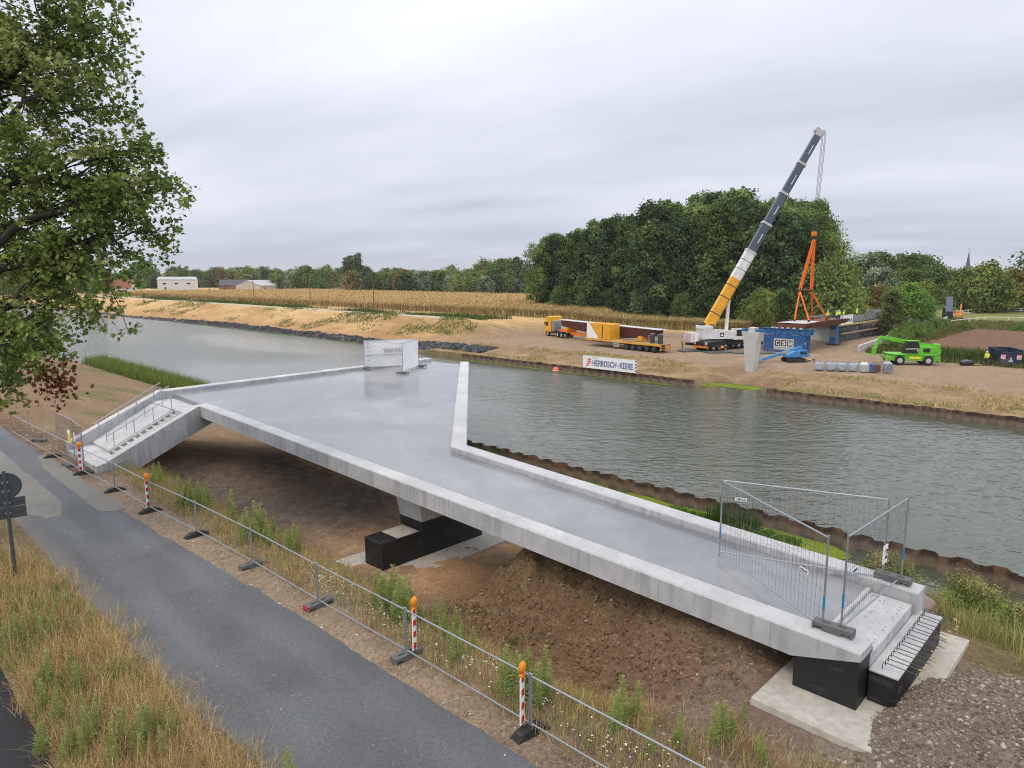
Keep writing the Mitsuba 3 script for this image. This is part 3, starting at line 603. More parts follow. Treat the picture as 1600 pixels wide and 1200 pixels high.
# white sheeted panels at the far end of the deck
q1, q2, q3 = (-40.1, 28.55), (-37.62, 28.9 - 1.0), (-38.66, 31.1)
zd = lambda u: 1.3 - .018 * (u + 4.6)
q1, q2, q3 = (-40.18, 26.97), (-36.74, 27.64), (-38.72, 30.52)
def sheet_mesh(L, z0, z1, y, seed):
    nx, nz = 28, 14; x = np.linspace(.03, L - .03, nx); z = np.linspace(z0, z1, nz); X, Z = np.meshgrid(x, z, indexing='ij')
    Y = y + .05 * (meshkit.fbm(np.stack([X * 1.1 + seed, Z * 1.6, X * 0], -1), 3, seed) - .5) + .03 * np.sin(X * 2 + Z * 1.3)
    i, j = np.meshgrid(np.arange(nx - 1), np.arange(nz - 1), indexing='ij'); i = i.ravel(); j = j.ravel()
    q = np.c_[i * nz + j, (i + 1) * nz + j, (i + 1) * nz + j + 1, i * nz + j + 1]
    return raw(np.c_[X.ravel(), Y.ravel(), Z.ravel()], np.vstack([q[:, [0, 1, 2]], q[:, [0, 2, 3]]]))
g = 'sheeted fence panels at the far end of the deck'
p, M = tall(q1, q2, 1.93, 1.98, None, foot=.1, brace=True, WR=.002)
p.stamp('tall_fence_panel', 'bare mesh fence panel in front of the white sheet on the far deck', 'fence', M, g)
def tarp_a(p, L):
    p.add('sheet', sheet_mesh(L, .14, 1.96, .06, 3), 'tarp_white', smooth=True)
    m = wall_text('EIFFAGE', .26, 0, 0, 0, .012, width=1.55); v = m.vertices.copy(); v[:, 0] = 2.9 - v[:, 0]; v[:, 1] += -.02; v[:, 2] += 1.12 ; m.vertices = v; m.invert()
    p.add('sheet/lettering', m, 'print_grey')
    p.add('sheet/seam', bar((.05, -.01, .98), (L - .05, -.01, .98), .03), 'print_grey')
    for k in range(6): p.add('sheet/eyelet', box((.28, -.005, .3 + k * .3), (.16, .02, .05)), 'print_grey')
p, M = tall(q1, q3, 1.94, 1.98, tarp_a, foot=.1, WR=.002); p.stamp('tall_fence_panel', 'fence panel with a white sheet lettered in reverse, at the back of the group', 'fence', M, g)
def tarp_b(p, L):
    p.add('sheet', sheet_mesh(L, .12, 1.97, -.03, 9), 'tarp_white', smooth=True)
p, M = tall(q2, q3, 1.93, 1.98, tarp_b, foot=.1, WR=.002); p.stamp('tall_fence_panel', 'fence panel with a plain white sheet facing the canal side', 'fence', M, g)
foot(block, q1, 'grey fence block left of the white sheeted panels', 'fence blocks on the bridge', z=zd(-40.2) + .002, yaw=43); foot(redblock, q2, 'fence block in front of the white sheeted panels', 'fence blocks on the bridge', z=zd(-36.7) + .002, yaw=43)
foot(redblock, (-38.5, 30.6), 'fence block with a red end behind the white sheeted panels', 'fence blocks on the bridge', z=zd(-38.5) + .002, yaw=230)

# ---------------------------------------------------------------- sheet pile walls
def pile_mesh(w=1.26, dep=.36, z0=-5.6, z1=0.0):
    x = np.array([0, .20, .42, .84, 1.06, 1.26]) * w / 1.26; y = np.array([0, 0, dep, dep, 0, 0.]); th = .025
    pts = list(zip(x, y)) + list(zip(x[::-1], y[::-1] + th))
    m = prism(pts, z0, z1); v, f = trimesh.remesh.subdivide_to_size(m.vertices, m.faces, 1.2); return raw(v, f)
pile_d = PLY(pile_mesh(z0=-2.2), 'pile_rust')
def pile_wall(u0, n, v, ztop, label, flip=False, w=1.26):
    p = Proto(); r = random.Random(int(u0 * 7 + n))
    for i in range(n):
        M = muv(u0 + i * w, v + .02 * r.uniform(-1, 1), ztop + .05 * r.uniform(-1, 1))
        p.share('pile', pile_d, M)
    p.stamp('sheet_pile_wall', label, 'sheet pile wall')
pile_wall(-41.2, 33, 32.15, -3.28, 'rusty steel sheet pile wall on the near bank behind the footbridge')
pile_wall(-77.2, 31, 69.0, -3.2, 'rusty sheet pile wall on the far bank under the long white banner')
pile_wall(-29.8, 28, 69.0, -3.2, 'rusty sheet pile wall on the far bank right of the concrete pier')

# riprap along the far embankment
def stones(n, pos, size, seed, squash=.7, sub=0):
    r = np.random.default_rng(seed); base = trimesh.creation.icosphere(sub, 1.0); bv, bf = base.vertices, base.faces; k = len(bv)
    s = size(n, r)[:, None, None] * r.uniform(.65, 1.25, (n, 1, 3)) * np.array([1, 1, squash])
    a = r.uniform(0, 2 * np.pi, n); R = np.zeros((n, 3, 3)); R[:, 0, 0] = R[:, 1, 1] = np.cos(a); R[:, 0, 1] = -np.sin(a); R[:, 1, 0] = np.sin(a); R[:, 2, 2] = 1
    v = bv[None] * s * r.uniform(.75, 1.2, (n, k, 1)); v = np.einsum('nij,nkj->nki', R, v) + pos[:, None]
    f = bf[None] + (np.arange(n) * k)[:, None, None]
    return raw(v.reshape(-1, 3), f.reshape(-1, 3)), k
def tint(n, k, cols, seed, var=.25):
    r = np.random.default_rng(seed); c = np.array(cols)[r.integers(0, len(cols), n)] * r.uniform(1 - var, 1 + var, (n, 1)); return np.repeat(c, k, 0)
r = np.random.default_rng(5); n = 9000
u = -76 - r.uniform(0, 1, n) ** 1.6 * 230; v = 71.7 + r.uniform(0, 3.8, n) - np.clip(-(u + 180) * .03, 0, 4); z = h_far(u, v) + .05; z = np.maximum(z, -4.15)
x, y = xy(u, v); m, k = stones(n, np.c_[x, y, z], lambda n, r: r.uniform(.16, .42, n), 6)
stuff('riprap', m, 'stone', 'dark grey loose stones along the water edge of the far embankment', 'stones', color=tint(n, k, [(.055, .058, .065), (.085, .088, .095), (.04, .042, .048), (.12, .12, .12)], 8))
# stones of the gravel heap, clods of the soil heap
n = 34000; u = r.uniform(-3.8, 1.8, n); v = r.uniform(9.6, 16.6, n); ok = (sst(-3.9, -2.4, u) * sst(9.3, 11.5, v) * (1 - sst(15.4, 16.6, v)) > r.uniform(0, .8, n)); u, v = u[ok], v[ok]; n = len(u)
x, y = xy(u, v); m, k = stones(n, np.c_[x, y, h_near(u, v) + .005], lambda n, r: .009 + .042 * r.uniform(0, 1, n) ** 6, 12)
stuff('gravel', m, 'stone', 'grey brown gravel heap against the right abutment', 'gravel', color=tint(n, k, [(.20, .165, .125), (.25, .215, .175), (.14, .112, .085), (.34, .315, .28), (.18, .14, .105), (.21, .175, .135)], 9))
n = 34000; u = -9.8 + 3.6 * r.standard_normal(n); v = r.uniform(10.6, 18, n); hm = sst(10.9, 13.0, v) * (1 - sst(17., 19, v)) * sst(-15.2, -13.4, u) * (1 - sst(-6.0, -4.7, u)); ok = hm > r.uniform(.02, .75, n); u, v = u[ok], v[ok]; n = len(u)
x, y = xy(u, v); m, k = stones(n, np.c_[x, y, h_near(u, v) + .01], lambda n, r: .010 + .055 * r.uniform(0, 1, n) ** 7, 13, .85, 0)
stuff('soil_clods', m, 'stone', 'clods of brown soil heaped under the near span', 'soil', color=tint(n, k, [(.175, .112, .062), (.215, .142, .084), (.145, .092, .052), (.26, .182, .112)], 10))
n = 2600; u = r.uniform(-46, -3.5, n); v = 7.7 + r.uniform(0, 1, n) ** 1.5 * 6.0; x, y = xy(u, v); m, k = stones(n, np.c_[x, y, h_near(u, v)], lambda n, r: .010 + .035 * r.uniform(0, 1, n) ** 4, 14)
stuff('loose_stones', m, 'stone', 'small loose stones and rubble on the bare verge', 'stones', color=tint(n, k, [(.30, .26, .22), (.42, .40, .37), (.22, .16, .12), (.5, .49, .47)], 15))
# boulder and planks by the water on the right
m = trimesh.creation.icosphere(3, 1.0); m.vertices *= (.9 + .5 * (meshkit.fbm(m.vertices * 1.3 + 5, 3, 4) - .5))[:, None]; m.vertices *= (.72, .46, .40)
P('rock', (.25, .19, .165), .9)
x, y = xy(-4.2, 19.6); b = Proto(); b.add('rock', m, 'rock', smooth=30); b.stamp('boulder', 'pinkish grey boulder behind the cut end of the bridge', 'boulder', mat(float(x), float(y), float(h_near(np.array(-4.2), np.array(19.6))) + .25, 20))

# ================================================================ far bank: pier, container, girder, approach span
pier = Proto()
pier.add('shaft', hexa([(-37.75, 80.8, -4.4), (-36.8, 80.8, -4.4), (-36.8, 81.7, -4.4), (-37.75, 81.7, -4.4)], [(-38.05, 80.55, .2), (-36.5, 80.55, .2), (-36.5, 81.95, .2), (-38.05, 81.95, .2)]), 'concrete_far')
pier.add('head', hexa([(-38.05, 80.55, .201), (-36.5, 80.55, .201), (-36.5, 81.95, .201), (-38.05, 81.95, .201)], [(-38.4, 80.5, 1.6), (-36.15, 80.5, 1.6), (-36.15, 82.05, 1.6), (-38.4, 82.05, 1.6)]), 'concrete_far')
pier.add('head_nib', box2((-37.7, 80.9, 1.6), (-36.9, 81.9, 2.15)), 'concrete_far')
for u in (-38.2, -36.4):
    k = pier.add('bearing', box2((u - .3, 80.8, 1.6), (u + .3, 81.9, 1.95), .03), 'beam_blue'); pier.add(k + '/jack', tube((u, 81.3, 1.95), (u, 81.3, 2.2), .14, 10), 'dark_metal')
pier.stamp('bridge_pier', 'tall tapered grey concrete pier standing alone on the far bank', 'bridge pier', MUV)

con = Proto(); u0, u1, v0, v1, z0, z1 = -44.9, -38.84, 101.7, 104.14, -2.9, -.31
con.add('body', box2((u0 + .04, v0 + .04, z0 + .1), (u1 - .04, v1 - .04, z1 - .03)), 'blue_paint')
ribs = [bar((x, v0 + .03, z0 + .15), (x, v0 + .03, z1 - .12), .14, .05, up=(0, 1, 0)) for x in np.arange(u0 + .3, u1 - .1, .28)]
con.add('corrugation', cat(ribs), 'blue_paint', kind='stuff')
con.add('corrugation', cat([bar((u1 - .03, y, z0 + .15), (u1 - .03, y, z1 - .12), .12, .06, up=(1, 0, 0)) for y in np.arange(v0 + .3, v1 - .1, .28)]), 'blue_paint', kind='stuff')
for x in (u0 + .07, u1 - .07):
    for y in (v0 + .07, v1 - .07): con.add('corner_post', box2((x - .08, y - .08, z0), (x + .08, y + .08, z1)), 'blue_paint')
for z in (z0 + .08, z1 - .07):
    for y in (v0 + .05, v1 - .05): con.add('side_rail', box2((u0, y - .055, z - .07), (u1, y + .055, z + .065)), 'blue_paint')
k = con.add('sign_plate', box2((-43.3, v0 - .035, -2.50), (-40.3, v0 - .015, -.85)), 'light_grey')
def uv_text(s, h, u, v, z, width=None, depth=.012, mirror=False): return wall_text(s, h, u, v, z, depth, width)
for i, ch in enumerate('CSM'):
    q = con.add(k + '/letter_tile', box2((-43.1 + i * .92, v0 - .045, -1.95), (-42.34 + i * .92, v0 - .036, -1.05)), 'print_black')
    con.add(k + '/letter', wall_text(ch, .62, -43.0 + i * .92, v0 - .046, -1.81, .01, width=.56), 'plastic_white')
con.add(k + '/small_print', cat([box2((-43.1 + i * .29, v0 - .045, -2.30), (-42.88 + i * .29, v0 - .036, -2.14)) for i in range(9)]), 'print_grey')
con.add('door_handle', box2((u1 + .0, v0 + .5, -1.7), (u1 + .03, v0 + .7, -1.3)), 'plastic_white')
con.stamp('shipping_container', 'blue corrugated container with a lettered grey plate beneath the brown bridge girder', 'shipping container', MUV)

bm = Proto()
def ibeam(p0, p1, h, w, t=.05):
    p0 = np.array(p0, float); p1 = np.array(p1, float)
    return [bar(p0 + (0, 0, h / 2 - t / 2), p1 + (0, 0, h / 2 - t / 2), w, t, up=(0, 0, 1)) if False else box2(np.minimum(p0, p1) - (0, w / 2, h / 2), np.maximum(p0, p1) + (0, w / 2, -h / 2 + t)), box2(np.minimum(p0, p1) + (0, -w / 2, h / 2 - t), np.maximum(p0, p1) + (0, w / 2, h / 2)), box2(np.minimum(p0, p1) + (0, -t / 2, -h / 2 + t), np.maximum(p0, p1) + (0, t / 2, h / 2 - t))]
for y in (102.2, 103.5):
    bm.add('beam', cat(ibeam((-45.6, y, .20), (-38.2, y, .20), .84, .42)), 'beam_blue')
bm.add('stiffener', cat([box2((x, 101.98, -.17), (x + .03, 102.42, .57)) for x in np.arange(-45.2, -38.3, .9)]), 'beam_blue', kind='stuff')
for x in (-45.3, -42.0, -38.6): bm.add('cross_tie', box2((x - .1, 102.45, .05), (x + .1, 103.25, .35)), 'blue_paint')
for x in (-44.0, -40.2): bm.add('packing_block', box2((x - .5, 101.9, -.30), (x + .5, 103.8, -.225)), 'timber')
for x in (-43.8, -43.2, -42.4, -41.5, -40.6, -39.6): bm.add('packing_block', box2((x - .15, 102.0, .625), (x + .15, 102.5, .78)), 'concrete_far')
bm.stamp('support_beams', 'pair of blue steel support beams lying on the container', 'steel beam', MUV)
jk = Proto(); jk.add('frame', box2((-38.1, 104.9, -2.9), (-37.1, 106.1, .5), .03), 'beam_blue'); jk.add('panel', box2((-38.12, 104.88, -1.6), (-37.08, 104.9, -.3)), 'grey_paint'); jk.add('base', box2((-38.5, 104.6, -2.9), (-36.7, 106.4, -2.7)), 'dark_metal'); jk.add('cap', box2((-38.3, 104.7, .5), (-36.9, 106.3, .7)), 'dark_metal')
jk.stamp('jacking_tower', 'blue jacking tower under the right side of the hanging girder', 'jacking tower', MUV @ mat(-3.0, 13.5, 0))

gd = Proto()
n = 13; vv = np.linspace(103.2, 121.2, n); bulge = .30 * np.sin(np.linspace(0, np.pi, n)); prof = []
ring = []
for k in range(n):
    zt_, zb = 1.28 + .12 * math.sin(math.pi * k / (n - 1)), .72 - bulge[k] * .6
    ring.append([(-43.9, vv[k], zt_ - .03), (-43.5, vv[k], zb), (-39.6, vv[k], zb), (-39.1, vv[k], zt_)])
ring = np.array(ring); f = []
for k in range(n - 1):
    for j in range(4):
        a, b_, c, e = k * 4 + j, k * 4 + (j + 1) % 4, (k + 1) * 4 + (j + 1) % 4, (k + 1) * 4 + j; f += [[a, b_, c], [a, c, e]]
f += [[0, 2, 1], [0, 3, 2], [(n - 1) * 4, (n - 1) * 4 + 1, (n - 1) * 4 + 2], [(n - 1) * 4, (n - 1) * 4 + 2, (n - 1) * 4 + 3]]
m = raw(ring.reshape(-1, 3), f)
if m.volume < 0: m.invert()
gd.add('box_girder', m, 'rust_brown'); 
for x in (-43.85, -39.15): gd.add('edge_flange', cat([bar((x, vv[k], 1.27 + .12 * math.sin(math.pi * k / (n - 1)) + .05), (x, vv[k + 1], 1.27 + .12 * math.sin(math.pi * (k + 1) / (n - 1)) + .05), .16, .22) for k in range(n - 1)]), 'rust_red')
gd.add('deck_plate', box2((-43.6, 103.25, 1.40), (-39.4, 110.5, 1.425)), 'light_grey', label='pale primed strip of deck plate')
for x, y in ((-42.6, 107.2), (-40.4, 107.2), (-42.6, 114.5), (-40.4, 114.5)): gd.add('lifting_lug', box2((x - .12, y - .2, 1.35), (x + .12, y + .2, 1.75), .03), 'rust_red')
gd.stamp('bridge_girder', 'rust brown steel box girder hanging from orange slings above the blue container', 'bridge girder', MUV)

ap = Proto(); w0, w1, va, vb = -46.4, -41.2, 121.6, 188.0
ap.add('deck', box2((w0, va, .35), (w1, vb, .72)), 'grey_paint'); ap.add('timber_edge', box2((w1 + .01, va - .8, -.02), (w1 + .5, vb, .22)), 'timber_yellow'); ap.add('timber_edge', box2((w0 - .5, va, -.02), (w0 - .01, vb, .22)), 'timber_yellow')
ap.add('soffit_beam', box2((w0 + .3, va, -.12), (w1 - .3, vb, .34)), 'dark_metal')
k = ap.add('side_panel', box2((w1 + .05, va + 8, .42), (w1 + .11, vb, 1.55)), 'grey_paint', label='long grey blue side panel with a row of pale marks')
for i, y in enumerate(np.arange(va + 9, vb - 1, 1.7)): ap.add(k + '/cut_out', bar((w1 + .118, y, .85), (w1 + .118, y + .6, 1.3), .10, .012, up=(1, 0, 0)), 'light_grey')
ap.add('side_panel', box2((w0 - .11, va + 2, .42), (w0 - .05, vb, 1.45)), 'grey_paint')
i = 0
for y in np.arange(va + 1, vb, 2.6):
    for x in (w0 + .2, w0 + 2.6, w1 - .1): ap.add('scaffold_standard', tube((x, y, -2.95), (x, y, -.03), .055, 6), 'galvanised')
br = []
for x in (w1 - .1, w0 + .2):
    for z in (-2.3, -1.45, -.6): br.append(tube((x, va + 1, z), (x, vb - .5, z), .04, 5))
    for y in np.arange(va + 1, vb - 3, 2.6): br.append(tube((x, y, -2.8), (x, y + 2.6, -1.45), .035, 5)); br.append(tube((x, y, -1.45), (x, y + 2.6, -2.8), .035, 5)); br.append(tube((x, y + 1.3, -2.9), (x, y + 1.3, -.03), .04, 5))
ap.add('scaffold_bracing', cat(br), 'galv_dull', kind='stuff')
ap.add('walkway', box2((w1 - .05, va + 1, -1.40), (w1 + .75, vb - 30, -1.32)), 'timber')
for y in (va + 1.0, va + 12): ap.add('support_wall', box2((w0 + .4, y, -2.95), (w1 - .4, y + .5, -.13)), 'concrete_far')
ap.add('tower', box2((w1 - .5, va - .6, -2.95), (w1 + .3, va + .5, -.13), .03), 'blue_paint')
ap.stamp('approach_bridge', 'long approach span on grey scaffolding leading away from the far bank', 'bridge', MUV)
bn = Proto(); bn.add('sheet', box2((w1 + .13, va + 1.2, .2), (w1 + .16, va + 7.4, 1.75)), 'plastic_white')
m = wall_text('Herbosch', .62, 0, 0, 0, .012, width=4.0); v = m.vertices.copy(); m.vertices = np.c_[w1 + .16 - v[:, 1], va + 2.9 + v[:, 0], .55 + v[:, 2]]; bn.add('lettering', m, 'print_blue')
for k in range(3): bn.add('red_mark', box2((w1 + .162, va + 1.6, .5 + k * .36), (w1 + .172, va + 2.4, .7 + k * .36)), 'print_red')
bn.stamp('banner', 'white banner with a red mark fixed to the side of the approach bridge', 'banner', MUV)

# long banner on the sheet pile wall
bn = Proto(); L = flen((-52.3, 69), (-43.2, 69)); x0, z0 = -53.85, -3.12
bn.add('sheet', box2((x0, 68.86, z0), (x0 + 8.05, 68.90, z0 + 1.55)), 'plastic_white')
bn.add('frame', cat([box2((x0, 68.91, z0 + z), (x0 + 8.05, 68.96, z0 + z + .06)) for z in (0, .75, 1.48)]), 'grey_paint')
bn.add('lettering', wall_text('HERBOSCH-KIERE', .70, x0 + 1.5, 68.855, z0 + .36, .02, width=6.1), 'print_blue')
bn.add('small_print', wall_text('EIFFAGE', .13, x0 + 1.45, 68.855, z0 + 1.28, .02), 'print_grey')
for k in range(4): bn.add('red_stripe', bar((x0 + .50 + .10 * k, 68.848, z0 + .25 + k * .26), (x0 + 1.04 + .06 * k, 68.848, z0 + .40 + k * .26), .13, .015, up=(0, 1, 0)), 'print_red')
bn.add('red_stripe', bar((x0 + 1.18, 68.848, z0 + .5), (x0 + 1.18, 68.848, z0 + 1.25), .12, .015, up=(0, 1, 0)), 'print_red')
for k in range(4): bn.add('chevron', hexa([(x0 + 7.84, 68.84, z0 + .1 + k * .38), (x0 + 8.05, 68.84, z0 + .25 + k * .38), (x0 + 8.05, 68.858, z0 + .25 + k * .38), (x0 + 7.84, 68.858, z0 + .1 + k * .38)], [(x0 + 7.84, 68.84, z0 + .26 + k * .38), (x0 + 8.05, 68.84, z0 + .41 + k * .38), (x0 + 8.05, 68.858, z0 + .41 + k * .38), (x0 + 7.84, 68.858, z0 + .26 + k * .38)]), 'print_blue')
bn.stamp('banner', 'long white banner with dark blue capitals on the far sheet pile wall', 'banner', MUV)
by = Proto(); s = trimesh.creation.icosphere(3, .42); by.add('float', s, 'buoy_orange', smooth=True); by.add('ring', tube((0, 0, .4), (0, 0, .52), .07, 8), 'dark_metal'); by.add('band', tube((0, 0, -.06), (0, 0, .02), .425, 20), 'plastic_white')
by.stamp('buoy', 'round orange buoy floating by the far sheet pile wall', 'buoy', mat(5.75, 89.6, -3.85))

# ---------------------------------------------------------------- mobile crane
cr = Proto()
CM = mat(33.2, 107.2, -2.9, 40)            # carrier, +x is its front
def part_in(M, m): return tf(m, M)
def ca(path, m, mt, **k): return cr.add(path, part_in(CM, cat(m)), mt, **k)
ca('carrier_frame', box((0, 0, 1.05), (12.6, 2.7, .75), .06), 'black_paint'); ca('carrier_deck', box((0, 0, 1.50), (12.2, 2.75, .14), .03), 'dark_metal')
ca('carrier_cab', cat(prism_y([(4.9, .8), (6.6, .8), (6.75, 1.5), (6.35, 2.75), (4.9, 2.75)], -1.3, 1.3)), 'white_paint'); ca('carrier_cab/windscreen', prism_y([(6.74, 1.58), (6.78, 1.58), (6.44, 2.6), (6.40, 2.6)], -1.15, 1.15), 'glass_dark')
for s in (-1, 1): ca('carrier_cab/side_window', box((5.8, s * 1.305, 2.1), (1.0, .02, .75)), 'glass_dark')
for x in (-4.9, -3.3, -1.7, 1.9, 3.5):
    for s in (-1, 1):
        t, rm = wheel((x, s * 1.15, .70), .70, .42); k = cr.add('wheel', None, None); cr.add(k + '/tyre', tf(t, CM), 'black_rubber'); cr.add(k + '/rim', tf(rm, CM), 'light_grey')
ca('rear_bumper', box((-6.35, 0, .75), (.12, 2.6, .30)), 'orange_paint'); ca('rear_panel', box((-6.33, 0, 1.25), (.10, 2.6, .55)), 'black_paint')
for s in (-1, 1):
    k = ca('warning_plate', box((-6.40, s * 1.0, 1.30), (.02, .42, .42)), 'plastic_white')
    for q in (-1, 0, 1): ca(k + '/red_stripe', bar((-6.415, s * 1.0 - .15, 1.15 + q * .14), (-6.415, s * 1.0 + .15, 1.35 + q * .14), .08, .01, up=(1, 0, 0)), 'red_paint')
for x in (-5.6, 4.4):
    ca('outrigger_box', box((x, 0, .95), (.5, 2.8, .5), .03), 'black_paint')
    for s in (-1, 1):
        k = ca('outrigger', bar((x, s * 1.4, .95), (x, s * 3.9, .95), .36, .34), 'black_paint'); ca(k + '/leg', tube((x, s * 3.8, .05), (x, s * 3.8, 1.3), .12, 10), 'galvanised')
        ca(k + '/warning_tape', box((x - .19, s * 3.4, .95), (.02, .5, .34)), 'yellow_paint')
TM = mat(31.6, 105.75, -1.3, 8)             # slewing superstructure, boom towards +x
def su(path, m, mt, **k): return cr.add(path, part_in(TM, cat(m)), mt, **k)
su('slew_ring', tube((0, 0, -.05), (0, 0, .18), .95, 20), 'dark_metal')
su('superstructure', prism_y([(-2.9, .2), (2.6, .2), (2.9, .7), (2.3, 1.35), (-.6, 1.6), (-2.9, 1.75)], -1.25, 1.25), 'white_paint')
su('engine_cover', box((-2.2, -.1, 1.95), (1.9, 2.2, .5), .06), 'white_paint')
k = su('emblem_panel', box((.15, -1.262, .85), (.62, .02, .62)), 'dark_metal'); cr.add(k + '/emblem', part_in(TM, prism_y([(-.1, .66), (.4, .66), (.15, 1.06)], -1.285, -1.273)), 'plastic_white')
su('counterweight', cat([box((-4.2, s * .95, .45), (1.1, .95, 1.35), .05) for s in (-1, 0, 1)]), 'light_grey')
for s in (-1, 1):
    k = su('counterweight_plate', box((-4.77, s * 1.1, .5), (.03, .55, 1.2)), 'plastic_white')
    for q in range(4): su(k + '/red_stripe', bar((-4.79, s * 1.1 - .22, .1 + q * .28), (-4.79, s * 1.1 + .22, .26 + q * .28), .10, .012, up=(1, 0, 0)), 'red_paint')
k = su('counterweight_side', box((-4.2, -1.44, .45), (1.05, .03, 1.25)), 'plastic_white')
for q in range(4): su(k + '/red_stripe', bar((-4.6, -1.462, -.02 + q * .3), (-4.3, -1.462, .12 + q * .3), .10, .012, up=(0, 1, 0)), 'red_paint')
su('operator_cab', prism_y([(2.0, .1), (3.7, .1), (3.85, .8), (3.5, 1.75), (2.0, 1.75)], -1.35, -.45), 'white_paint'); su('operator_cab/window', cat(box((2.95, -1.36, 1.1), (1.0, .02, .95)), prism_y([(3.84, .5), (3.88, .8), (3.55, 1.65), (3.51, 1.65)], -1.28, -.52)), 'glass_dark')
su('winch', tube((-1.3, -.8, 2.0), (-1.3, .8, 2.0), .42, 16), 'dark_metal'); su('winch', tube((-2.6, -.6, 2.4), (-2.6, .6, 2.4), .32, 16), 'dark_metal')
bp = np.array([29.9, 105.5, .55]); bt = np.array([46.05, 107.75, 29.6]); bd = (bt - bp) / np.linalg.norm(bt - bp); BL = np.linalg.norm(bt - bp)
Bp = lambda s: bp + bd * BL * s
bn_ = np.cross(bd, [0, 1, 0]); bn_ /= np.linalg.norm(bn_)
def boom_sec(s0, s1, w):
    """rounded boom tube"""
    p, q = Bp(s0), Bp(s1); M, L = frame(p, q, up=(0, 1, 0)); a = np.linspace(-np.pi / 2, np.pi / 2, 9)
    prof = [(x, y) for x, y in zip(w * .42 * np.sin(a), -w * .35 - w * .35 * np.cos(a))] + [(w * .42, w * .55), (w * .3, w * .62), (-w * .3, w * .62), (-w * .42, w * .55)]
    m = prism(prof, -L / 2, L / 2); return tf(tf(m, mat(yaw=90)), M)
k = cr.add('boom_base', boom_sec(-.02, .255, 1.28), 'yellow_paint', label='yellow lower half of the boom base section')
for s in (.07, .155, .215): cr.add(k + '/joint_band', boom_sec(s, s + .004, 1.31), 'black_paint')
k = cr.add('boom_base', boom_sec(.2552, .392, 1.28), 'white_paint', label='white upper half of the boom base section')
for s in (.30, .345): cr.add(k + '/joint_band', boom_sec(s, s + .003, 1.31), 'dark_metal')
for s0, s1, w in ((.392, .534, 1.10), (.534, .690, 1.02), (.690, .842, .94), (.842, .985, .86)):
    k = cr.add('boom_section', boom_sec(s0, s1, w), 'slate_paint'); cr.add(k + '/collar', boom_sec(s0 - .004, s0 + .006, w * 1.30), 'light_grey')
    cr.add(k + '/lettering', tf(wall_text('CRANE', .01, 0, 0, 0), np.eye(4)) if False else bar(Bp(s0 + .05) + bn_ * w * -.12 - np.array([0, w * .44, 0]), Bp(s0 + .095) + bn_ * w * -.12 - np.array([0, w * .44, 0]), .10, .03, up=(0, 1, 0)), 'plastic_white')
hd = Bp(1.0)
cr.add('boom_head', cat(bar(Bp(.98), Bp(1.012), .95, .85, .08, up=(0, 1, 0)), tube(hd + (-.35, -.45, .35), hd + (-.35, .45, .35), .38, 14), tube(hd + (.45, -.35, -.05), hd + (.45, .35, -.05), .40, 14)), 'light_grey')
cr.add('lift_cylinder', tube(TM[:3, 3] + np.array([1.4, .3, .6]), Bp(.17) - bn_ * .55 + np.array([0, 0, 0]), .27, 12), 'white_paint'); cr.add('lift_cylinder/rod', tube(Bp(.17) - bn_ * .55, Bp(.262) - bn_ * .62, .17, 12), 'galvanised')
hook = np.array([46.35, 107.9, 14.4]); t0 = hd + np.array([.75, 0, -.1])
for dx, dy in ((-.22, -.2), (.22, -.2), (-.22, .2), (.22, .2)): cr.add('hoist_rope', tube(t0 + (dx, dy, 0), hook + (dx * .8, dy, .5), .030, 5), 'dark_metal')
k = cr.add('hook_block', box(hook + (0, 0, .35), (.75, .5, .7), .1), 'orange_paint'); cr.add(k + '/hook', path_tube([hook + (.05, 0, .05), hook + (.05, 0, -.25), hook + (.22, 0, -.45), hook + (.05, 0, -.62), hook + (-.2, 0, -.45)], .07, 8), 'dark_metal')
cr.stamp('mobile_crane', 'white mobile crane with a yellow and slate telescopic boom raised over the far bank', 'crane')
# slings
sl = Proto(); apex = hook + (.05, 0, -.5)
SA, SB = np.array([*xy(-41.6, 107.6), 0.0]), np.array([*xy(-41.4, 114.2), 0.0])
ca_, cb = np.array([*xy(-43.0, 109.0), 6.2]), np.array([*xy(-41.0, 111.0), 6.2])
ca_ = np.array([44.9, 108.3, 6.25]); cb = np.array([47.1, 109.3, 6.2])
for c_ in (ca_, cb):
    for o in (-.12, .12): sl.add('upper_sling', tube(apex + (o, 0, 0), c_ + (o, 0, 0), .14, 6), 'sling_orange')
sl.add('spreader', tube(ca_ + (-.3, -.1, -.05), cb + (.3, .1, -.05), .16, 10), 'rust_brown')
for c_ in (ca_, cb): sl.add('shackle', cat(tube(c_ + (0, 0, -.3), c_ + (0, 0, .3), .17, 8)), 'dark_metal')
for c_, ends in ((ca_, ((-42.6, 107.2), (-40.4, 107.2))), (cb, ((-42.6, 114.5), (-40.4, 114.5)))):
    for e in ends:
        x, y = xy(*e); sl.add('lower_sling', tube(c_ + (0, 0, -.2), (x, y, 1.7), .13, 6), 'sling_orange')
sl.stamp('lifting_sling', 'bright orange lifting slings with a spreader bar holding the brown girder', 'sling')

# crane mats
mt_ = Proto(); 
for k in range(4): mt_.add('timber', box((0, -.75 + k * .5, .09), (4.6, .46, .18), .02), 'steel_plate')
for x, y, yaw, lb in ((27.6, 104.0, 15, 'dark timber crane mat left of the crane'), (34.6, 101.6, 20, 'dark timber crane mat in front of the crane outrigger'), (31.0, 101.9, 12, 'flat brown crane mat in front of the crane carrier'), (36.2, 100.6, 14, 'brown crane mat between the crane and the concrete pier')):
    mt_.stamp('crane_mat', lb, 'crane mat', mat(x, y, -2.9, yaw))

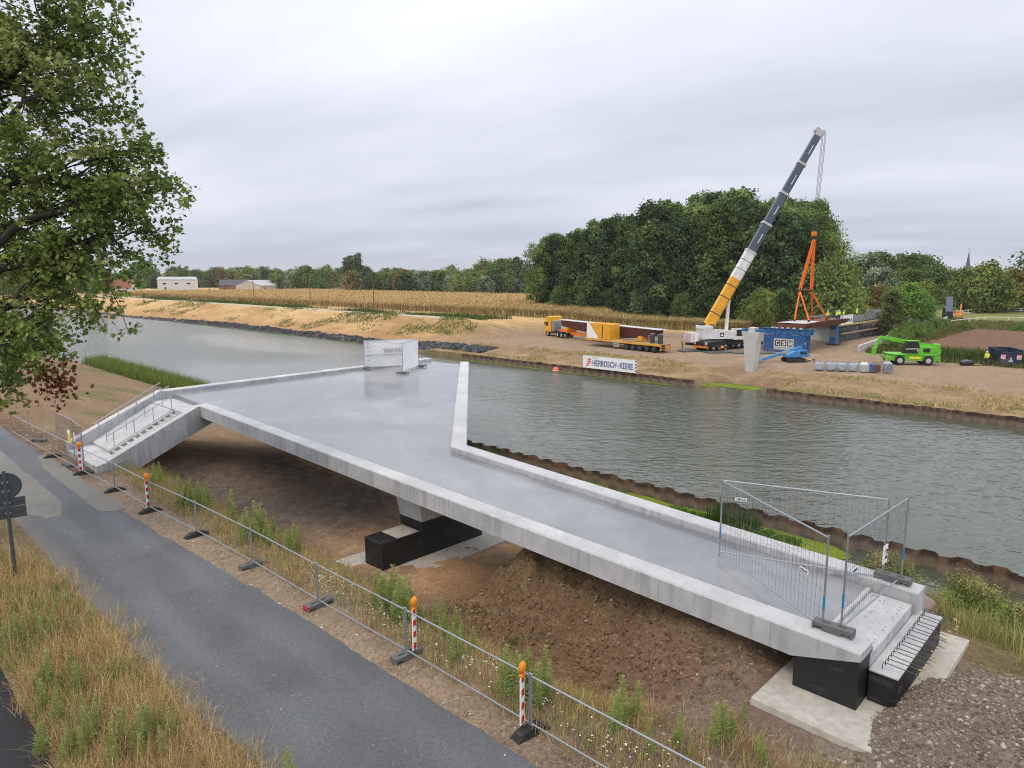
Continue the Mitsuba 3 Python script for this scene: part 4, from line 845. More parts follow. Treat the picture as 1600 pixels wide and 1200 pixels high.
# ---------------------------------------------------------------- lorries
tr = Proto()                                # tractor unit, +x front
tr.add('cab', prism_y([(.0, .9), (2.15, .9), (2.3, 1.6), (2.2, 2.5), (1.95, 3.2), (1.75, 3.75), (.6, 3.8), (.0, 3.7)], -1.24, 1.24), 'yellow_paint')
tr.add('cab/windscreen', prism_y([(2.29, 1.9), (2.33, 1.9), (2.21, 2.85), (2.16, 2.85)], -1.1, 1.1), 'glass_dark')
for s in (-1, 1): tr.add('cab/side_window', box((1.5, s * 1.245, 2.3), (.95, .02, .75)), 'glass_dark'); tr.add('cab/mirror', box((2.1, s * 1.42, 2.4), (.12, .12, .5), .03), 'black_paint'); tr.add('cab/lamp', box((.25, s * 1.0, 3.45), (.1, .25, .12)), 'plastic_white')
tr.add('bumper', box((2.2, 0, .65), (.35, 2.45, .5), .05), 'yellow_paint'); tr.add('chassis', box((-1.9, 0, .85), (5.2, 1.0, .3)), 'dark_metal')
tr.add('equipment_rack', box((-.55, 0, 2.0), (.8, 2.3, 1.9), .04), 'grey_paint'); tr.add('white_box', box((-1.9, -.7, 1.75), (1.5, .8, .7), .05), 'white_paint'); tr.add('fuel_tank', box((-.6, -1.0, .8), (1.4, .5, .6), .08), 'light_grey')
tr.add('step', cat([box((-.2, -1.25, .45 + .25 * i), (.5, .1, .06)) for i in range(3)]), 'light_grey')
for x in (1.2, -2.3, -3.65):
    for s in (-1, 1):
        t, rm = wheel((x, s * 1.05, .52), .52, .36); k = tr.add('wheel', None, None); tr.add(k + '/tyre', t, 'black_rubber'); tr.add(k + '/rim', rm, 'light_grey')
tr.stamp('tractor_unit', 'orange yellow lorry tractor unit at the head of the long trailer', 'lorry', mat(8.4, 130.2, -2.88, 118))
tl = Proto()                                # extendable trailer, +x front
tl.add('gooseneck', prism_y([(11.5, 1.15), (14.2, 1.25), (14.2, 1.6), (11.9, 1.75), (11.2, 1.1)], -1.1, 1.1), 'orange_paint'); tl.add('beam', box((0, 0, .95), (23, .7, .5), .03), 'orange_paint')
tl.add('bolster', cat(box((11.8, 0, 1.75), (1.0, 2.3, .5), .04), bar((11.5, -.9, 1.0), (12.6, -.9, 2.1), .3, .4)), 'yellow_paint'); tl.add('rear_deck', box((-10, 0, 1.05), (7, 2.6, .3), .03), 'orange_paint'); tl.add('rear_bolster', box((-9.5, 0, 1.6), (.9, 2.4, .8), .04), 'yellow_paint')
for x in (-7.6, -9.0, -10.4, -11.8):
    for s in (-1, 1):
        t, rm = wheel((x, s * 1.05, .48), .48, .36); k = tl.add('wheel', None, None); tl.add(k + '/tyre', t, 'black_rubber'); tl.add(k + '/rim', rm, 'light_grey')
TLM = mat(16.3, 115.2, -2.9, 118); tl.stamp('trailer', 'long orange extendable trailer behind the yellow tractor unit', 'trailer', TLM)
g2 = Proto(); n = 9; L = 26.5; xs = np.linspace(-L / 2, L / 2, n); dep = np.interp(xs, [-L / 2, -8, 0, 8, L / 2], [.95, 1.75, 1.95, 1.5, 1.05]); f = []; v = []
for x, d in zip(xs, dep): v += [(x, -.85, 0), (x, -.65, -d), (x, .65, -d), (x, .85, 0)]
for k in range(n - 1):
    for j in range(4):
        a, b_, c, e = k * 4 + j, k * 4 + (j + 1) % 4, (k + 1) * 4 + (j + 1) % 4, (k + 1) * 4 + j; f += [[a, b_, c], [a, c, e]]
f += [[0, 2, 1], [0, 3, 2], [(n - 1) * 4, (n - 1) * 4 + 1, (n - 1) * 4 + 2], [(n - 1) * 4, (n - 1) * 4 + 2, (n - 1) * 4 + 3]]; m = raw(v, f)
if m.volume < 0: m.invert()
g2.add('box_girder', m, 'rust_red'); g2.add('top_plate', box((0, 0, .04), (L + 2.0, 1.8, .07)), 'light_grey'); g2.add('stiffener', cat([box((x, -.86, -.2), (.06, .1, .4)) for x in np.arange(-12, 13, 2.2)]), 'rust_red', kind='stuff')
g2.stamp('bridge_girder', 'dark red steel girder with a pale top loaded on the long trailer', 'bridge girder', mat(16.0, 115.6, .35, 118))
fb = Proto()
fb.add('deck', box((0, 0, 1.22), (15.2, 2.5, .16), .03), 'timber'); fb.add('side_rail', cat([box((0, s * 1.27, 1.14), (15.3, .07, .28)) for s in (-1, 1)]), 'yellow_paint'); fb.add('chassis', box((0, 0, .95), (14, 1.0, .35)), 'dark_metal')
fb.add('rear_frame', cat(box((-7.65, 0, .85), (.12, 2.5, .12)), box((-7.65, 0, .5), (.12, 2.5, .12)), *[box((-7.65, s, .75), (.1, .12, .8)) for s in (-1.1, 0, 1.1)]), 'yellow_paint')
for s in (-1, 1): fb.add('warning_strip', box((-7.72, s * .8, .85), (.02, .7, .10)), 'red_paint')
for x in (-6.4, -5.05, -3.7, -2.35, -1.0):
    for s in (-1, 1):
        t, rm = wheel((x, s * 1.05, .52), .52, .36); k = fb.add('wheel', None, None); fb.add(k + '/tyre', t, 'black_rubber'); fb.add(k + '/rim', rm, 'dark_metal')
fb.add('ladder', cat([box((.9 + .0, 1.3, .35 + .22 * i), (1.1, .06, .07)) for i in range(4)] + [box((x, 1.3, .7), (.07, .06, .9)) for x in (.4, 1.4)]), 'light_grey')
FM = mat(17.9, 107.4, -2.9, 129); fb.stamp('flatbed_trailer', 'yellow edged flatbed trailer with five axles standing before the long trailer', 'trailer', FM)
bx = Proto(); hx = 2.75
bx.add('body', box((0, 0, 1.2), (5.0, 2.4, 2.4), .04), 'yellow_paint'); bx.add('white_corner', prism_y([(2.5, .02), (2.5, 2.38), (1.9, 2.38), (-.2, .02)], 1.205, 1.222), 'plastic_white')
for x in (-1.6, -.4): bx.add('door', box((x, 1.212, 1.2), (1.1, .03, 2.1), .01), 'yellow_paint')
for x in (-.95, -1.05): bx.add('locking_bar', tube((x, 1.25, .2), (x, 1.25, 2.2), .03, 6), 'dark_metal')
bx.add('top_rail', cat([box((0, s * 1.18, 2.41), (5.0, .08, .08)) for s in (-1, 1)]), 'yellow_paint'); bx.add('end_panel', box((2.512, 0, 1.2), (.02, 2.3, 2.3)), 'plastic_white')
bx.stamp('cargo_box', 'yellow steel box with a white triangular corner on the front of the flatbed', 'container', FM @ mat(5.0, 0, 1.31))
vt = Proto(); 
vt.add('tank', tube((0, 0, 0), (0, 0, 1.5), .42, 16), 'dark_metal'); vt.add('lid', tube((0, 0, 1.5), (0, 0, 1.62), .36, 16), 'grey_paint'); vt.add('pipe', path_tube([(0.3, 0, .3), (.7, 0, .4), (.75, 0, 1.2), (.4, 0, 1.4)], .07), 'galvanised')
for x, lb in ((-5.4, 'dark upright cylinder near the rear of the flatbed'), (-6.9, 'dark upright cylinder at the very rear of the flatbed')): vt.stamp('cylinder_tank', lb, 'tank', FM @ mat(x, 0.3, 1.31, s=.9))
pl = Proto(); 
for k in range(5): pl.add('plank', box((0, -.5 + k * .25, .06 + .02 * (k % 2)), (3.6 - .2 * k, .22, .12)), 'timber')
pl.stamp('plank_stack', 'low stack of planks on the flatbed deck', 'planks', FM @ mat(-1.4, .2, 1.31))
gbx = Proto(); gbx.add('body', box((0, 0, .7), (1.2, 1.1, 1.4), .08), 'bag_grey'); gbx.add('strap', cat(box((0, 0, .7), (.1, 1.13, 1.43)), box((0, 0, .7), (1.23, .1, 1.43))), 'bag_dark')
gbx.stamp('wrapped_pallet', 'pale wrapped pallet on the ground behind the flatbed', 'pallet', mat(20.4, 108.2, -2.9, 20)); gbx.stamp('wrapped_pallet', 'pale wrapped pallet near the rear of the flatbed', 'pallet', mat(22.8, 105.8, -2.9, 30))

# ---------------------------------------------------------------- blue tracked boom lift
bl = Proto()
def track(p, L, y, w, h, mt='black_rubber'):
    a = np.linspace(0, 2 * np.pi, 25)[:-1]; prof = [(L / 2 * np.sign(c) - np.sign(c) * h / 2 + h / 2 * c if abs(c) > 1e-6 else 0, h / 2 + h / 2 * s) for c, s in zip(np.cos(a), np.sin(a))]
    m = trimesh.convex.convex_hull(np.array([(x, yy, z) for x, z in prof for yy in (y - w / 2, y + w / 2)])); k = p.add('track', m, mt)
    for x in np.linspace(-L / 2 + h * .5, L / 2 - h * .5, 4): p.add(k + '/roller', tube((x, y - w / 2 - .03, h / 2), (x, y + w / 2 + .03, h / 2), h * .28, 10), 'dark_metal')
for s in (-1, 1): track(bl, 3.0, s * .85, .35, .65)
bl.add('chassis', box((0, 0, .55), (2.2, 1.3, .4), .05), 'dark_metal'); bl.add('turntable', prism_y([(-1.5, .8), (1.9, .8), (2.1, 1.15), (1.7, 1.5), (-.4, 1.7), (-1.4, 1.2)], -.95, .95), 'lift_blue')
bl.add('cab', prism_y([(.2, 1.0), (1.75, 1.0), (1.6, 1.85), (.5, 1.85)], -.98, -.1), 'lift_blue'); bl.add('cab/window', cat(box((.75, -.985, 1.45), (.55, .02, .5)), box((1.3, -.985, 1.45), (.4, .02, .5))), 'glass_dark'); bl.add('engine_cover', box((1.5, .3, 1.65), (.7, 1.0, .35), .05), 'dark_metal')
k = bl.add('boom', bar((1.1, .3, 2.15), (-5.0, .3, .35), .36, .42, .03), 'lift_blue'); bl.add(k + '/boom_plate', bar((-.6, .08, 1.65), (-2.0, .08, 1.24), .32, .02, up=(0, 1, 0)), 'timber_yellow'); bl.add(k + '/mount', bar((1.2, .3, 1.6), (1.1, .3, 2.25), .5, .5, .05), 'lift_blue')
k = bl.add('basket', box((-5.4, .3, .30), (.8, 1.3, .08)), 'lift_blue'); bl.add(k + '/rail', cat([tube((-5.8, .3 + y, .3), (-5.8, .3 + y, 1.0), .03, 6) for y in (-.6, .6)] + [tube((-5.0, .3 + y, .3), (-5.0, .3 + y, 1.0), .03, 6) for y in (-.6, .6)]), 'lift_blue')
bl.stamp('boom_lift', 'blue tracked boom lift with its boom lowered beside the concrete pier', 'boom lift', mat(37.3, 90.6, -2.86, 8, .86))

# ---------------------------------------------------------------- big bags and crates in a row
def bag(seed, dark=False):
    p = Proto(); m = trimesh.creation.box(extents=(1.0, .9, .95)); m = m.subdivide().subdivide().subdivide(); v = m.vertices.copy(); q = v / np.array([.5, .45, .475]); r8 = (np.abs(q) ** 5).sum(1) ** (1 / 5); v = v / r8[:, None]
    v *= (1 + .22 * (meshkit.fbm(v * 3.2 + seed * 3.7, 3, seed) - .5))[:, None]; v[:, 2] += .44; m.vertices = v
    p.add('sack', m, 'bag_grey', smooth=40)
    for x in (-.3, .3): p.add('lifting_loop', path_tube([(x, -.3, .82), (x, -.15, 1.12), (x, .15, 1.12), (x, .3, .82)], .035, 5), 'bag_grey')
    p.add('filling', tf(trimesh.creation.icosphere(2, .3), mat(.03, -.05, .82, s=(1.1, 1, .45))), 'bag_dark', smooth=True); return p
row = [(36.9, 82.0), (38.15, 81.6), (39.35, 81.4), (40.5, 81.0), (41.6, 80.6), (42.6, 80.3), (43.95, 79.9)]
nm = ['leftmost', 'second from left', 'third from left', 'fourth from left']
for k in range(4): bag(k + 1).stamp('big_bag', f'grey white big bag, {nm[k]} in the row on the far bank', 'big bag', mat(*row[k], -2.78, 12 * k + 5), 'big bags in a row')
cb_ = Proto(); cb_.add('box', box((0, 0, .42), (.95, .85, .84), .02), 'concrete_far'); cb_.add('filling', cat(*[tf(trimesh.creation.icosphere(1, .2), mat(x, y, .88)) for x, y in ((-.25, 0), (.25, .1), (.05, -.2))]), 'tarp_white'); cb_.stamp('crate', 'grey crate with white bundles in the row of big bags', 'crate', mat(*row[4], -2.76, 10))
cb_ = Proto(); cb_.add('box', box((0, 0, .4), (1.1, .9, .8), .02), 'rust_brown'); cb_.add('cover', box((-.38, 0, .45), (.36, .95, .92), .04), 'blue_paint'); cb_.add('filling', tf(trimesh.creation.icosphere(2, .36), mat(.1, 0, .8, s=(1.2, 1, .5))), 'bag_dark'); cb_.stamp('crate', 'dark brown crate with a blue cover in the row of big bags', 'crate', mat(*row[5], -2.74, 8))
cg = Proto(); cg.add('tank', box((0, 0, .5), (.85, .85, .85), .1), 'bag_grey')
for z in (.12, .45, .8): cg.add('cage_bar', cat([bar((-.5, s * .5, z), (.5, s * .5, z), .04) for s in (-1, 1)] + [bar((s * .5, -.5, z), (s * .5, .5, z), .04) for s in (-1, 1)]), 'galv_dull')
cg.add('cage_upright', cat([bar((x, -.5, .05), (x, -.5, 1.0), .035) for x in np.linspace(-.5, .5, 6)]), 'galv_dull', kind='stuff'); cg.add('cover', tf(trimesh.creation.icosphere(2, .5), mat(0, 0, .95, s=(1, 1, .5))), 'bag_grey'); cg.stamp('caged_container', 'grey caged container at the right end of the row of big bags', 'caged container', mat(*row[6], -2.74, 6))

# ---------------------------------------------------------------- green telehandler, faces -x
th = Proto()
th.add('chassis', prism_y([(-3.1, .75), (-2.9, 1.25), (3.0, 1.35), (3.1, .8), (2.6, .55), (-2.5, .55)], -1.05, 1.05), 'green_paint')
th.add('deck', box((0, 0, 1.40), (6.1, 2.3, .12), .03), 'green_paint'); th.add('mudguard', cat([box((x, s * 1.05, 1.33), (1.5, .5, .1), .03) for x in (-1.75, 1.75) for s in (-1, 1)]), 'green_paint')
for x in (-1.7, 1.65):
    for s in (-1, 1):
        t, rm = wheel((x, s * 1.0, .60), .60, .48); k = th.add('wheel', None, None); th.add(k + '/tyre', t, 'black_rubber'); th.add(k + '/rim', rm, 'light_grey')
th.add('cab', prism_y([(-1.25, 1.5), (.25, 1.5), (.55, 2.3), (.35, 3.0), (-.75, 3.05), (-1.35, 2.1)], -1.05, -.15), 'black_paint'); th.add('cab/window', prism_y([(-1.1, 1.75), (.15, 1.75), (.4, 2.3), (.25, 2.88), (-.68, 2.9), (-1.2, 2.15)], -1.066, -1.052), 'glass_dark')
th.add('cab/roof', box((-.2, -.6, 3.08), (1.5, 1.0, .08), .02), 'green_paint'); th.add('cab/trim', cat(bar((-1.15, -1.08, 2.05), (.35, -1.08, 2.12), .12, .03, up=(0, 1, 0)), bar((.3, -1.08, 1.75), (.38, -1.08, 2.1), .10, .03, up=(0, 1, 0))), 'light_grey')
th.add('turret', prism_y([(.4, 1.5), (3.1, 1.5), (3.1, 2.0), (2.6, 2.3), (.5, 2.35)], -1.0, 1.0), 'green_paint'); th.add('grille', box((1.4, -1.012, 1.9), (.8, .02, .5)), 'black_paint')
k = th.add('boom', bar((3.05, .45, 2.15), (-2.6, .45, 3.25), .42, .5, .03), 'green_paint'); th.add(k + '/inner_boom', bar((-2.6, .45, 3.25), (-3.7, .45, 3.42), .32, .38, .02), 'green_paint'); th.add(k + '/counterpiece', box((3.05, .4, 2.2), (.7, .9, .9), .08), 'green_paint')
k = th.add('boom_head', bar((-3.7, .45, 3.45), (-4.25, .45, 1.9), .36, .32, .03), 'green_paint'); th.add(k + '/fork_carriage', cat(box((-4.35, .45, 1.6), (.15, 1.3, .9), .03), *[box((-4.9, .45 + s * .4, 1.18), (1.1, .12, .06)) for s in (-1, 1)]), 'green_paint')
[th.add('outrigger', box((x, s * .9, .7), (.25, .4, .7), .04), 'green_paint') for x in (-2.9, 2.95) for s in (-1, 1)]; th.add('headlight', cat([box((-3.08, s * .8, 1.1), (.06, .25, .16)) for s in (-1, 1)]), 'plastic_white'); th.add('side_plate', box((.1, -1.07, .95), (1.3, .02, .28)), 'sign_yellow'); th.add('rear_lamp', cat([box((3.1, s * .85, 1.1), (.06, .3, .14)) for s in (-1, 1)]), 'red_paint')
th.stamp('telehandler', 'bright green telescopic handler with a black cab on the far bank', 'telehandler', mat(51.25, 87.9, -2.86, -9))

# ---------------------------------------------------------------- skip
sk = Proto()
def shell(poly, y0, y1): return prism_y(poly, y0, y1)
sk.add('end_wall', hexa([(-1.0, -.05, .25), (1.0, -.05, .25), (1.0, .05, .25), (-1.0, .05, .25)], [(-1.22, -.05, 1.75), (1.22, -.05, 1.75), (1.22, .05, 1.75), (-1.22, .05, 1.75)]), 'navy_paint')
for s in (-1, 1): sk.add('side_wall', hexa([(s * 1.0, .05, .25), (s * 1.08, .05, .25), (s * 1.08, 4.2, .25), (s * 1.0, 4.2, .25)], [(s * 1.17, .05, 2.05), (s * 1.25, .05, 2.05), (s * 1.25, 4.2, 2.05), (s * 1.17, 4.2, 2.05)]), 'navy_paint')
sk.add('back_wall', box((0, 4.15, 1.2), (2.3, .08, 1.8)), 'navy_paint'); sk.add('floor', box((0, 2.1, .25), (2.1, 4.2, .12)), 'dark_metal'); sk.add('runner', cat([box((s * .5, 2.1, .1), (.15, 4.2, .2)) for s in (-1, 1)]), 'dark_metal')
sk.add('rim', cat([bar((s * 1.22, -.02, 2.06), (s * 1.22, 4.2, 2.06), .12, .1) for s in (-1, 1)] + [bar((-1.2, -.02, 1.78), (1.2, -.02, 1.78), .09, .1)]), 'navy_paint')
for s in (-1, 1):
    k = sk.add('warning_plate', box((s * .85, -.075, 1.22), (.5, .02, .55)), 'plastic_white')
    for q in range(3): sk.add(k + '/red_stripe', bar((s * .85 - .22, -.09, 1.02 + q * .19 + (.12 if s > 0 else 0)), (s * .85 + .22, -.09, 1.02 + q * .19 + (0 if s > 0 else .12)), .09, .01, up=(0, 1, 0)), 'red_paint')
sk.add('plate', box((0, -.07, .72), (.45, .02, .24)), 'light_grey'); sk.add('hook_eye', box((0, -.08, 1.0), (.16, .06, .14)), 'plastic_white')
sk.stamp('skip', 'dark navy open skip with red and white warning plates', 'skip', mat(62.3, 85.4, -2.86, -18))

# ---------------------------------------------------------------- people
def person(vest, helmet, pose, hm='plastic_white'):
    """standing figure facing -y, 1.78 m with helmet; pose: knee offsets and hand positions"""
    hl, hr, fl, fr = pose
    J = dict(hip=(0, 0, .95), chest=(0, -.01, 1.32), neck=(0, -.02, 1.50), head=(0, -.04, 1.63))
    legs = []
    for s, f_ in ((-1, fl), (1, fr)):
        k = (s * .11 + f_[0] * .5, -.05 + f_[1] * .5, .50); a = (s * .12 + f_[0], f_[1], .08)
        legs.append(((s * .10, 0, .92, .095), (*k, .07), (*a, .048))); legs[-1] += ((a[0], a[1] - .14, .045, .04),)
    arms = [((s * .19, -.01, 1.42, .062), (*e, .05), (*h_, .04)) for s, (e, h_) in ((-1, hl), (1, hr))]
    body = chain((0, 0, .95, .12), (0, -.01, 1.15, .115), (0, -.01, 1.38, .13), (0, -.02, 1.52, .06)) + [spheres_hull((0, -.035, 1.58, .075), (0, -.04, 1.66, .095), (0, -.12, 1.60, .02))]
    for l in legs + arms: body += chain(*l)
    for s, (e, h_) in ((-1, hl), (1, hr)):
        h_ = np.array(h_)
        for i in range(4): body += chain((*(h_ + (-.03 + .02 * i, 0, -.02)), .013), (*(h_ + (-.032 + .022 * i, -.02, -.075)), .011), (*(h_ + (-.03 + .02 * i, -.05, -.10)), .010))
        body += chain((*(h_ + (-.02 * s, -.03, -.01)), .014), (*(h_ + (-.05 * s, -.05, -.05)), .011))
    p = Proto(); p.add('body', fuse(body, .03, 4), 'skin', smooth=True)
    tz = []
    for l in legs: tz += chain(*[(*q[:3], q[3] + .018) for q in l[:3]])
    tz += chain((0, 0, .90, .135), (0, 0, 1.0, .13)); p.add('trousers', fuse(tz, .04, 4), 'trousers', smooth=True)
    bz = []
    for l in legs: bz += chain((l[2][0], l[2][1], .12, .062), (l[2][0], l[2][1], .06, .058), (l[3][0], l[3][1], .05, .052))
    p.add('boots', fuse(bz, .04, 3), 'black_rubber', smooth=True)
    vz = chain((0, 0, .98, .145), (0, -.01, 1.18, .142), (0, -.01, 1.38, .155)) + [spheres_hull((-.17, -.01, 1.42, .08), (.17, -.01, 1.42, .08), (0, -.01, 1.36, .15))]
    for a in arms: vz += chain((*a[0][:3], .085), (*a[1][:3], .068), (*(np.array(a[1][:3]) * .4 + np.array(a[2][:3]) * .6), .056))
    k = p.add('jacket', fuse(vz, .04, 4), vest, smooth=True)
    for z in (1.08, 1.24): p.add(k + '/reflective_band', tf(tube((0, 0, z), (0, 0, z + .04), .160, 20), np.diag([1.04, 1.0, 1, 1])), 'light_grey')
    hz = spheres_hull((0, -.03, 1.70, .118), (0, -.03, 1.73, .105)); p.add('helmet', fuse([hz, spheres_hull((-.06, -.14, 1.69, .02), (.06, -.14, 1.69, .02), (0, -.03, 1.69, .10))], .03, 3), hm, smooth=True)
    return p
relaxed = (((-.25, .02, 1.16), (-.26, -.08, .92)), ((.25, .02, 1.16), (.26, -.08, .92)), (0, 0), (0, 0))
walk = (((-.26, .08, 1.17), (-.27, .02, .95)), ((.25, -.06, 1.18), (.24, -.25, 1.02)), (-.02, .22), (.02, -.24))
carry = (((-.24, .03, 1.15), (-.15, -.25, 1.08)), ((.24, .03, 1.15), (.15, -.25, 1.08)), (-.05, .05), (.05, -.10))
person('hivis_yellow', 1, walk).stamp('person', 'worker in yellow jacket and white helmet walking beside the dark skip', 'person', mat(60.4, 87.0, -2.88, -60))
person('hivis_orange', 1, carry, 'orange_paint').stamp('person', 'worker in orange jacket standing behind the tractor unit', 'person', mat(10.6, 127.2, -2.86, -30))
for (u, v), ps, yaw, lb in (((-42.9, 121.9), carry, 20, 'worker in yellow jacket on the bridge deck, leftmost beside the slings'), ((-41.9, 123.2), relaxed, 80, 'worker in yellow jacket bending near the sling end, second from left on the deck'),
        ((-42.6, 126.5), carry, -40, 'worker in yellow jacket in the middle of the bridge deck'), ((-42.0, 127.0), relaxed, 60, 'worker in yellow jacket close beside the middle worker on the deck'), ((-41.8, 133.2), walk, -90, 'worker in yellow jacket furthest right on the bridge deck')):
    x, y = xy(u, v); person('hivis_yellow', 1, ps).stamp('person', lb, 'person', mat(float(x), float(y), .72, yaw))
# ================================================================ road sign, wall, far fences, vehicles in the distance
sg = Proto()
sg.add('pole', tube((0, 0, -.2), (0, 0, 3.12), .045, 12), 'sign_back')
sg.add('disc', tf(tube((0, -.06, 2.68), (0, -.045, 2.68), .36, 32), np.eye(4)), 'sign_back'); sg.add('disc/rim', tf(path_tube([(.36 * math.cos(t), -.052, 2.68 + .36 * math.sin(t)) for t in np.linspace(0, 2 * np.pi, 41)], .014, 6), np.eye(4)), 'dark_metal')
sg.add('disc/clamp', cat([box((0, -.02, z), (.16, .07, .05)) for z in (2.55, 2.80)]), 'galv_dull')
for z, h_ in ((2.22, .24), (1.93, .32)):
    k = sg.add('name_plate', box((0, -.055, z), (.82, .02, h_), .008), 'sign_back'); sg.add(k + '/clamp', box((0, -.02, z), (.14, .07, .05)), 'galv_dull'); sg.add(k + '/back_rail', box((0, -.04, z), (.7, .015, .05)), 'dark_metal'); sg.add(k + '/marking', cat(box((.26, -.043, z - .04), (.018, .006, .08)), box((.34, -.043, z - .04), (.018, .006, .08)), box((.30, -.043, z - .04), (.08, .006, .018))), 'plastic_white')
sg.add('disc/marking', cat(box((.18, -.043, 2.50), (.018, .006, .08)), box((.26, -.043, 2.50), (.018, .006, .08)), box((.22, -.043, 2.50), (.08, .006, .018))), 'plastic_white')
sg.stamp('road_sign', 'dark back of a round road sign with two plates on a grey pole', 'road sign', mat(-13.70, 17.95, 0, 37 + 180))
wl = Proto()
a = np.array([*xy(-34.0, 110.3), -2.9]); b = np.array([*xy(-37.2, 141), -2.9])
for k in range(10):
    p_, q_ = a + (b - a) * k / 10, a + (b - a) * (k + .985) / 10; wl.add('panel', bar(p_ + (0, 0, .45), q_ + (0, 0, .45), .25, 1.0, .03), 'concrete_far')
wl.stamp('barrier_wall', 'low pale concrete barrier wall along the dirt road behind the telehandler', 'wall')
def post_fence(pts, h, rails, lb, sp=3.2):
    p = Proto(); pts = [np.array(q, float) for q in pts]
    for a, b in zip(pts[:-1], pts[1:]):
        n = max(1, int(np.linalg.norm(b - a) / sp))
        for k in range(n + 1): q = a + (b - a) * k / n; p.add('post', bar(q + (0, 0, -.3), q + (0, 0, h), .14), 'plastic_white')
        for z in rails: p.add('rail', bar(a + (0, 0, z), b + (0, 0, z), .10, .10), 'plastic_white')
    p.stamp('paddock_fence', lb, 'fence')
post_fence([(126, 196, -2.7), (147, 210, -2.6), (170, 205, -2.6), (215, 215, -2.6)], 1.5, (.7, 1.4), 'long white paddock fence behind the far grass field'); post_fence([(102, 160, -2.9), (118, 172, -2.8), (150, 168, -2.8), (185, 170, -2.8)], 1.2, (1.1,), 'nearer white paddock fence behind the ploughed field', 5)
wl = Proto(); a = np.array([101., 163, -2.9]); b = np.array([128., 198, -2.8])
for k in range(12): wl.add('panel', bar(a + (b - a) * k / 12 + (0, 0, .5), a + (b - a) * (k + .98) / 12 + (0, 0, .5), .3, 1.2), 'concrete_far')
wl.stamp('barrier_wall', 'pale concrete wall rising towards the white fence on the right', 'wall')
# orange excavator
ex = Proto()
for s in (-1, 1): track(ex, 3.6, s * 1.1, .55, .9)
ex.add('house', box((.3, 0, 1.9), (2.8, 2.4, 1.3), .12), 'excavator_orange'); ex.add('counterweight', box((1.7, 0, 1.7), (.8, 2.4, 1.1), .15), 'yellow_paint'); ex.add('cab', box((-.8, -.7, 2.4), (1.4, 1.0, 1.6), .1), 'excavator_orange'); ex.add('cab/window', box((-.8, -1.21, 2.6), (1.0, .02, .9)), 'glass_dark')
k = ex.add('boom', cat(bar((-1.0, .3, 2.0), (-2.6, .3, 5.4), .45, .6, .05), bar((-2.6, .3, 5.4), (-4.2, .3, 5.6), .4, .5, .05)), 'excavator_orange'); ex.add(k + '/stick', bar((-4.2, .3, 5.7), (-4.8, .3, 2.6), .3, .4, .04), 'excavator_orange'); ex.add(k + '/bucket', prism_y([(-5.2, 2.6), (-4.4, 2.6), (-4.3, 1.9), (-4.9, 1.6), (-5.4, 2.0)], -.3, .9), 'dark_metal')
ex.stamp('excavator', 'orange excavator on the dirt road far to the right', 'excavator', mat(115.2, 178, -2.9, 235, .72))
dt = Proto()
dt.add('chassis', box((0, 0, .9), (7.5, 1.0, .4)), 'dark_metal'); dt.add('cab', box((3.1, 0, 1.9), (2.0, 2.4, 2.4), .15), 'navy_paint'); dt.add('cab/windscreen', box((4.11, 0, 2.3), (.02, 2.0, .9)), 'glass_dark')
k = dt.add('tipping_body', bar((-3.3, 0, 1.5), (1.0, 0, 5.2), 2.5, 1.5, .05, up=(0, 1, 0)), 'slate_paint'); dt.add(k + '/rib', cat([bar(np.array((-3.3, -1.3, 1.5)) + np.array((4.3, 0, 3.7)) * t + (-.5, 0, .5), np.array((-3.3, -1.3, 1.5)) + np.array((4.3, 0, 3.7)) * t + (.5, 0, -.5), .12) for t in (.15, .4, .65, .9)]), 'light_grey'); dt.add('ram', tube((1.0, 0, 1.2), (.3, 0, 4.3), .12, 8), 'galvanised')
for x in (2.9, -1.6, -2.9):
    for s in (-1, 1):
        t, rm = wheel((x, s * 1.0, .52), .52, .4); q = dt.add('wheel', None, None); dt.add(q + '/tyre', t, 'black_rubber'); dt.add(q + '/rim', rm, 'light_grey')
dt.stamp('tipper_lorry', 'dark tipper lorry with its body raised beside the orange excavator', 'lorry', mat(112.4, 178, -2.9, 60))
# tarpaulin and pipe heap by the skip
hp = Proto(); m = trimesh.creation.icosphere(3, 1.0); m.vertices *= (.85 + .6 * (meshkit.fbm(m.vertices * 1.6 + 2, 3, 6) - .5))[:, None]; m.vertices *= (1.15, .7, .6); hp.add('sheet', m, 'bag_dark', smooth=40); hp.add('pipe', tube((-1.3, -.5, .1), (.2, -.7, .25), .28, 14), 'black_paint'); hp.add('board', box((.7, -.7, .0), (1.2, .5, .08)), 'timber')
hp.stamp('material_heap', 'dark sheet and pipe left on the ground beside the walking worker', 'heap', mat(58.2, 87.4, -2.75, 10))
jp = Proto(); jp.add('frame', cat(bar((-.6, 0, .1), (.6, 0, .35), .12, .1), bar((.2, 0, .3), (.7, 0, .02), .08)), 'dark_metal'); jp.add('tarp', box((-.2, .1, .30), (.5, .4, .06)), 'sign_yellow'); jp.stamp('scrap_frame', 'bent dark steel frame lying behind the row of big bags', 'scrap', mat(39.6, 90.6, -2.88, 10))
